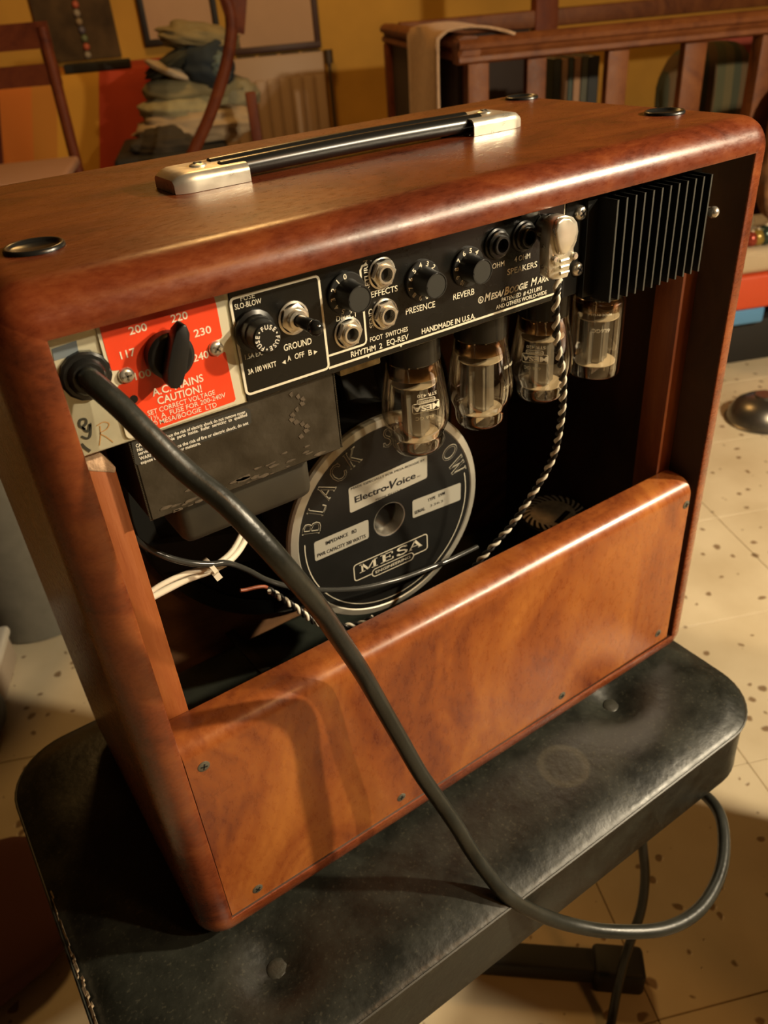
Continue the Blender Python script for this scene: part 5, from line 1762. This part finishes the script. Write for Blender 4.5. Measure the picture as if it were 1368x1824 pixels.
# heap of clothes, lying on the chair behind
def lump(name, px, dn, ru, rz, rd, m, label, seed, crease=0.16, tilt=0.0):
    u, z = room(px, dn)
    c = rp(u, dn, z)

    def f(d):
        v = Vector((d.x * 1.3, d.y * 1.3, d.z * 3.0)) + Vector((seed, seed * 1.7, 0))
        return 1 + crease * noise.noise(v * 1.3) + crease * 0.5 * noise.noise(v * 3.1)
    mb = MB(); mb.sphere((0, 0, 0), 1.0, 40, 26, (ru * 1.1, rd * 1.1, rz * 1.1), f)
    Rm = Matrix.Rotation(math.atan2(eB[1], eB[0]), 3, 'Z') @ Matrix.Rotation(tilt, 3, 'Y')
    mb.v = [tuple(Vector(c) + Rm @ Vector(p)) for p in mb.v]
    o = obj(name, mb, m, None, at=(c[0], c[1], c[2] - rz), smooth=80)
    return tag(o, label, 'clothing', 'heap of clothes on the chair')


SAGE = mat('sage_cloth', (0.25, 0.21, 0.11), 0.95, var=0.12, vscale=14)
lump('folded_cloth', (352, 222), 3.34, 0.20, 0.065, 0.13, mat('cream_cloth', (0.42, 0.31, 0.19), 0.95, var=0.15, vscale=12), 'cream folded cloth at the bottom of the clothes heap', 1.0)
lump('folded_cloth', (335, 195), 3.37, 0.16, 0.06, 0.12, mat('pale_green_cloth', (0.34, 0.30, 0.17), 0.95, var=0.2, vscale=22), 'speckled pale green cloth low in the clothes heap', 2.2)
lump('folded_cloth', (345, 158), 3.40, 0.17, 0.055, 0.12, SAGE, 'plain sage green cloth in the middle of the clothes heap', 3.1, 0.10)
lump('folded_cloth', (415, 172), 3.42, 0.09, 0.065, 0.10, mat('grey_green_cloth', (0.27, 0.24, 0.15), 0.95), 'grey green cloth at the side of the clothes heap', 4.4)
lump('folded_cloth', (312, 108), 3.38, 0.11, 0.028, 0.10, mat('dark_green_cloth', (0.035, 0.035, 0.022), 0.95), 'dark green cloth stripe under the top of the clothes heap', 5.0, tilt=-0.35)
lump('folded_cloth', (372, 118), 3.34, 0.085, 0.075, 0.10, mat('navy_cloth', (0.020, 0.030, 0.040), 0.9), 'navy blue cloth bundled in the clothes heap', 6.3)
lump('folded_cloth', (392, 122), 3.27, 0.035, 0.045, 0.05, mat('light_blue_cloth', (0.11, 0.15, 0.15), 0.9), 'light blue cloth patch tucked in the navy cloth', 7.1)
lump('folded_cloth', (355, 68), 3.40, 0.13, 0.045, 0.10, mat('olive_cloth', (0.23, 0.18, 0.085), 0.95, var=0.15, vscale=14), 'olive sleeve draped over the top of the clothes heap', 8.6, 0.22, tilt=0.15)
lump('folded_cloth', (300, 125), 3.32, 0.075, 0.016, 0.06, mat('white_cloth', (0.45, 0.36, 0.26), 0.95), 'narrow white cloth edge poking from the clothes heap', 9.4, 0.1, tilt=0.45)
u, z = room((300, 250), 3.12)
mb = MB(); rbox(mb, u - 0.20, u + 0.20, 3.10, 3.60, -0.5, room((350, 250), 3.35)[1])
o = obj('trunk', mb, mat('black_trunk', (0.012, 0.010, 0.008), 0.7), None, at=rp(u, 3.1, -0.5), bevel=0.02, seg=3)
tag(o, 'black trunk carrying the heap of clothes', 'trunk')
lump('folded_cloth', (292, 262), 3.18, 0.10, 0.055, 0.05, mat('brown_black_cloth', (0.05, 0.036, 0.02), 0.9), 'dark brown cloth hanging before the black trunk', 10.2, 0.25)

# ---- right edge: stacked boxes with things on top
dn = 1.92
u0 = room((1295, 520), dn)[0]; u1 = u0 + 0.55
zs = [room((1345, p), dn)[1] for p in (445, 489, 548, 577)]
cx = rp((u0 + u1) / 2, dn + 0.12, -0.5)
mb = MB(); rbox(mb, u0, u1, dn + 0.03, dn + 0.22, -0.499, zs[3])
tag(obj('crate', mb, mat('dark_crate', (0.012, 0.010, 0.008), 0.7), None, at=cx, bevel=0.006), 'low dark crate on the floor under the blue box', 'crate')
mb = MB(); rbox(mb, u0, room((1362, 560), dn)[0], dn, dn + 0.22, zs[3] + 0.001, zs[2])
tag(obj('box', mb, mat('blue_box', (0.10, 0.28, 0.52), 0.5), None, at=rp(u0 + 0.1, dn + 0.15, zs[3]), bevel=0.008, seg=3), 'light blue box below the red box at the right', 'box')
mb = MB(); rbox(mb, u0, u1, dn - 0.01, dn + 0.22, zs[2] + 0.001, zs[1])
tag(obj('box', mb, mat('red_box', (0.62, 0.075, 0.02), 0.5), None, at=rp((u0 + u1) / 2, dn + 0.15, zs[2]), bevel=0.008, seg=3), 'flat bright red box on top of the blue box', 'box')
mb = MB(); rbox(mb, u0, u1, dn - 0.005, dn + 0.22, zs[1] + 0.001, zs[0])
tag(obj('pad', mb, mat('beige_pad', (0.50, 0.38, 0.24), 0.85), None, at=rp((u0 + u1) / 2, dn + 0.15, zs[1]), bevel=0.02, seg=4), 'thick beige pad lying on the red box', 'pad')
rt = random.Random(8)
cols = [((0.30, 0.20, 0.04), 'gold'), ((0.03, 0.05, 0.035), 'dark green'), ((0.28, 0.04, 0.02), 'red'), ((0.35, 0.27, 0.16), 'cream')]
for k, (p, r, ci) in enumerate((((1352, 428), 0.022, 0), ((1364, 436), 0.026, 1), ((1340, 438), 0.020, 2), ((1346, 408), 0.028, 3))):
    u, z = room(p, dn + 0.02)
    zc = zs[0] + r + 0.0005 if k < 3 else zs[0] + 0.055
    mb = MB(); c = rp(u, dn + 0.03 + 0.05 * (k == 3), zc); mb.sphere(tuple(c), r, 20, 12)
    b = thing('bauble', cols[ci][1] + ' bauble lying on the beige pad', 'bauble', (c[0], c[1], c[2] - r), 'baubles on the pad')
    obj('ball', mb, mat('bauble_' + cols[ci][1].replace(' ', '_'), cols[ci][0], 0.25, metal=0.4), b)
    mb = MB(); mb.cyl((c[0], c[1], c[2] + r * 0.95), (c[0], c[1], c[2] + r * 1.2), r * 0.25, n=10); obj('cap', mb, NICKEL, b)
u, z = room((1362, 330), dn + 0.2)
cushion('cushion', rp(u + 0.12, dn + 0.15, zs[0] + 0.202), (0.17, 0.055, 0.20), mat('brown_print_cloth', (0.26, 0.12, 0.045), 0.9, var=0.6, vscale=24), 'brown mottled cushion standing on the beige pad', 'cushion')
# steel bowl on the floor
q = on((1360, 735), 2, -0.455)
bw = (q[0] + 0.045, q[1] + 0.030, -0.4995)
mb = MB(); mb.lathe(bw, (0, 0, 1), [(0.086, 0), (0.088, 0.003), (0.083, 0.006), (0.079, 0.024), (0.066, 0.045), (0.045, 0.059), (0.026, 0.064), (0.024, 0.070), (1e-6, 0.070)], 40)
tag(obj('bowl', mb, mat('dull_steel', (0.20, 0.18, 0.15), 0.32, metal=0.9), None, at=bw, smooth=40), 'upturned dull steel bowl on the tiled floor', 'bowl')

# ---- left edge
q = on((60, 1160), 2, -0.5)
bc_ = (q[0] + 0.055, q[1] + 0.125, -0.4995)
bn = thing('bin', 'grey round bin standing on the floor behind the amplifier', 'bin', bc_)
mb = MB(); mb.lathe(bc_, (0, 0, 1), [(0.112, 0), (0.116, 0.004), (0.135, 0.44), (0.139, 0.452), (0.132, 0.455), (0.110, 0.02), (1e-6, 0.018)], 48); obj('body', mb, mat('bin_grey', (0.20, 0.19, 0.16), 0.5, var=0.1), bn)
q = on((22, 1240), 2, -0.5)
wx = (q[0] - 0.045, q[1] + 0.06, -0.4995)
wt = thing('tub', 'white plastic tub with rounded lid on the floor by the grey bin', 'tub', wx)
mb = MB(); mb.obox((wx[0], wx[1], -0.4995 + 0.03), (eB, nB, Zv), (0.060, 0.065, 0.030)); obj('body', mb, mat('tub_beige', (0.45, 0.36, 0.27), 0.5), wt, bevel=0.012, seg=3)
mb = MB(); mb.obox((wx[0], wx[1], -0.4995 + 0.068), (eB, nB, Zv), (0.064, 0.069, 0.010)); obj('lid', mb, mat('tub_white', (0.68, 0.62, 0.52), 0.4), wt, bevel=0.008, seg=4)
q = on((5, 1320), 2, -0.5)
cushion('bag', (q[0] - 0.055, q[1] + 0.04, -0.4995 + 0.045), (0.075, 0.07, 0.045), mat('bag_black', (0.010, 0.010, 0.010), 0.6), 'small black bag on the floor in front of the white tub', 'bag')
q = on((60, 1590), 2, -0.46)
cushion('blanket', (q[0] - 0.10, q[1], -0.4995 + 0.030), (0.15, 0.11, 0.030), mat('dark_red_blanket', (0.085, 0.026, 0.016), 0.95), 'dark red folded blanket on the floor left of the bench', 'blanket', 0.5)
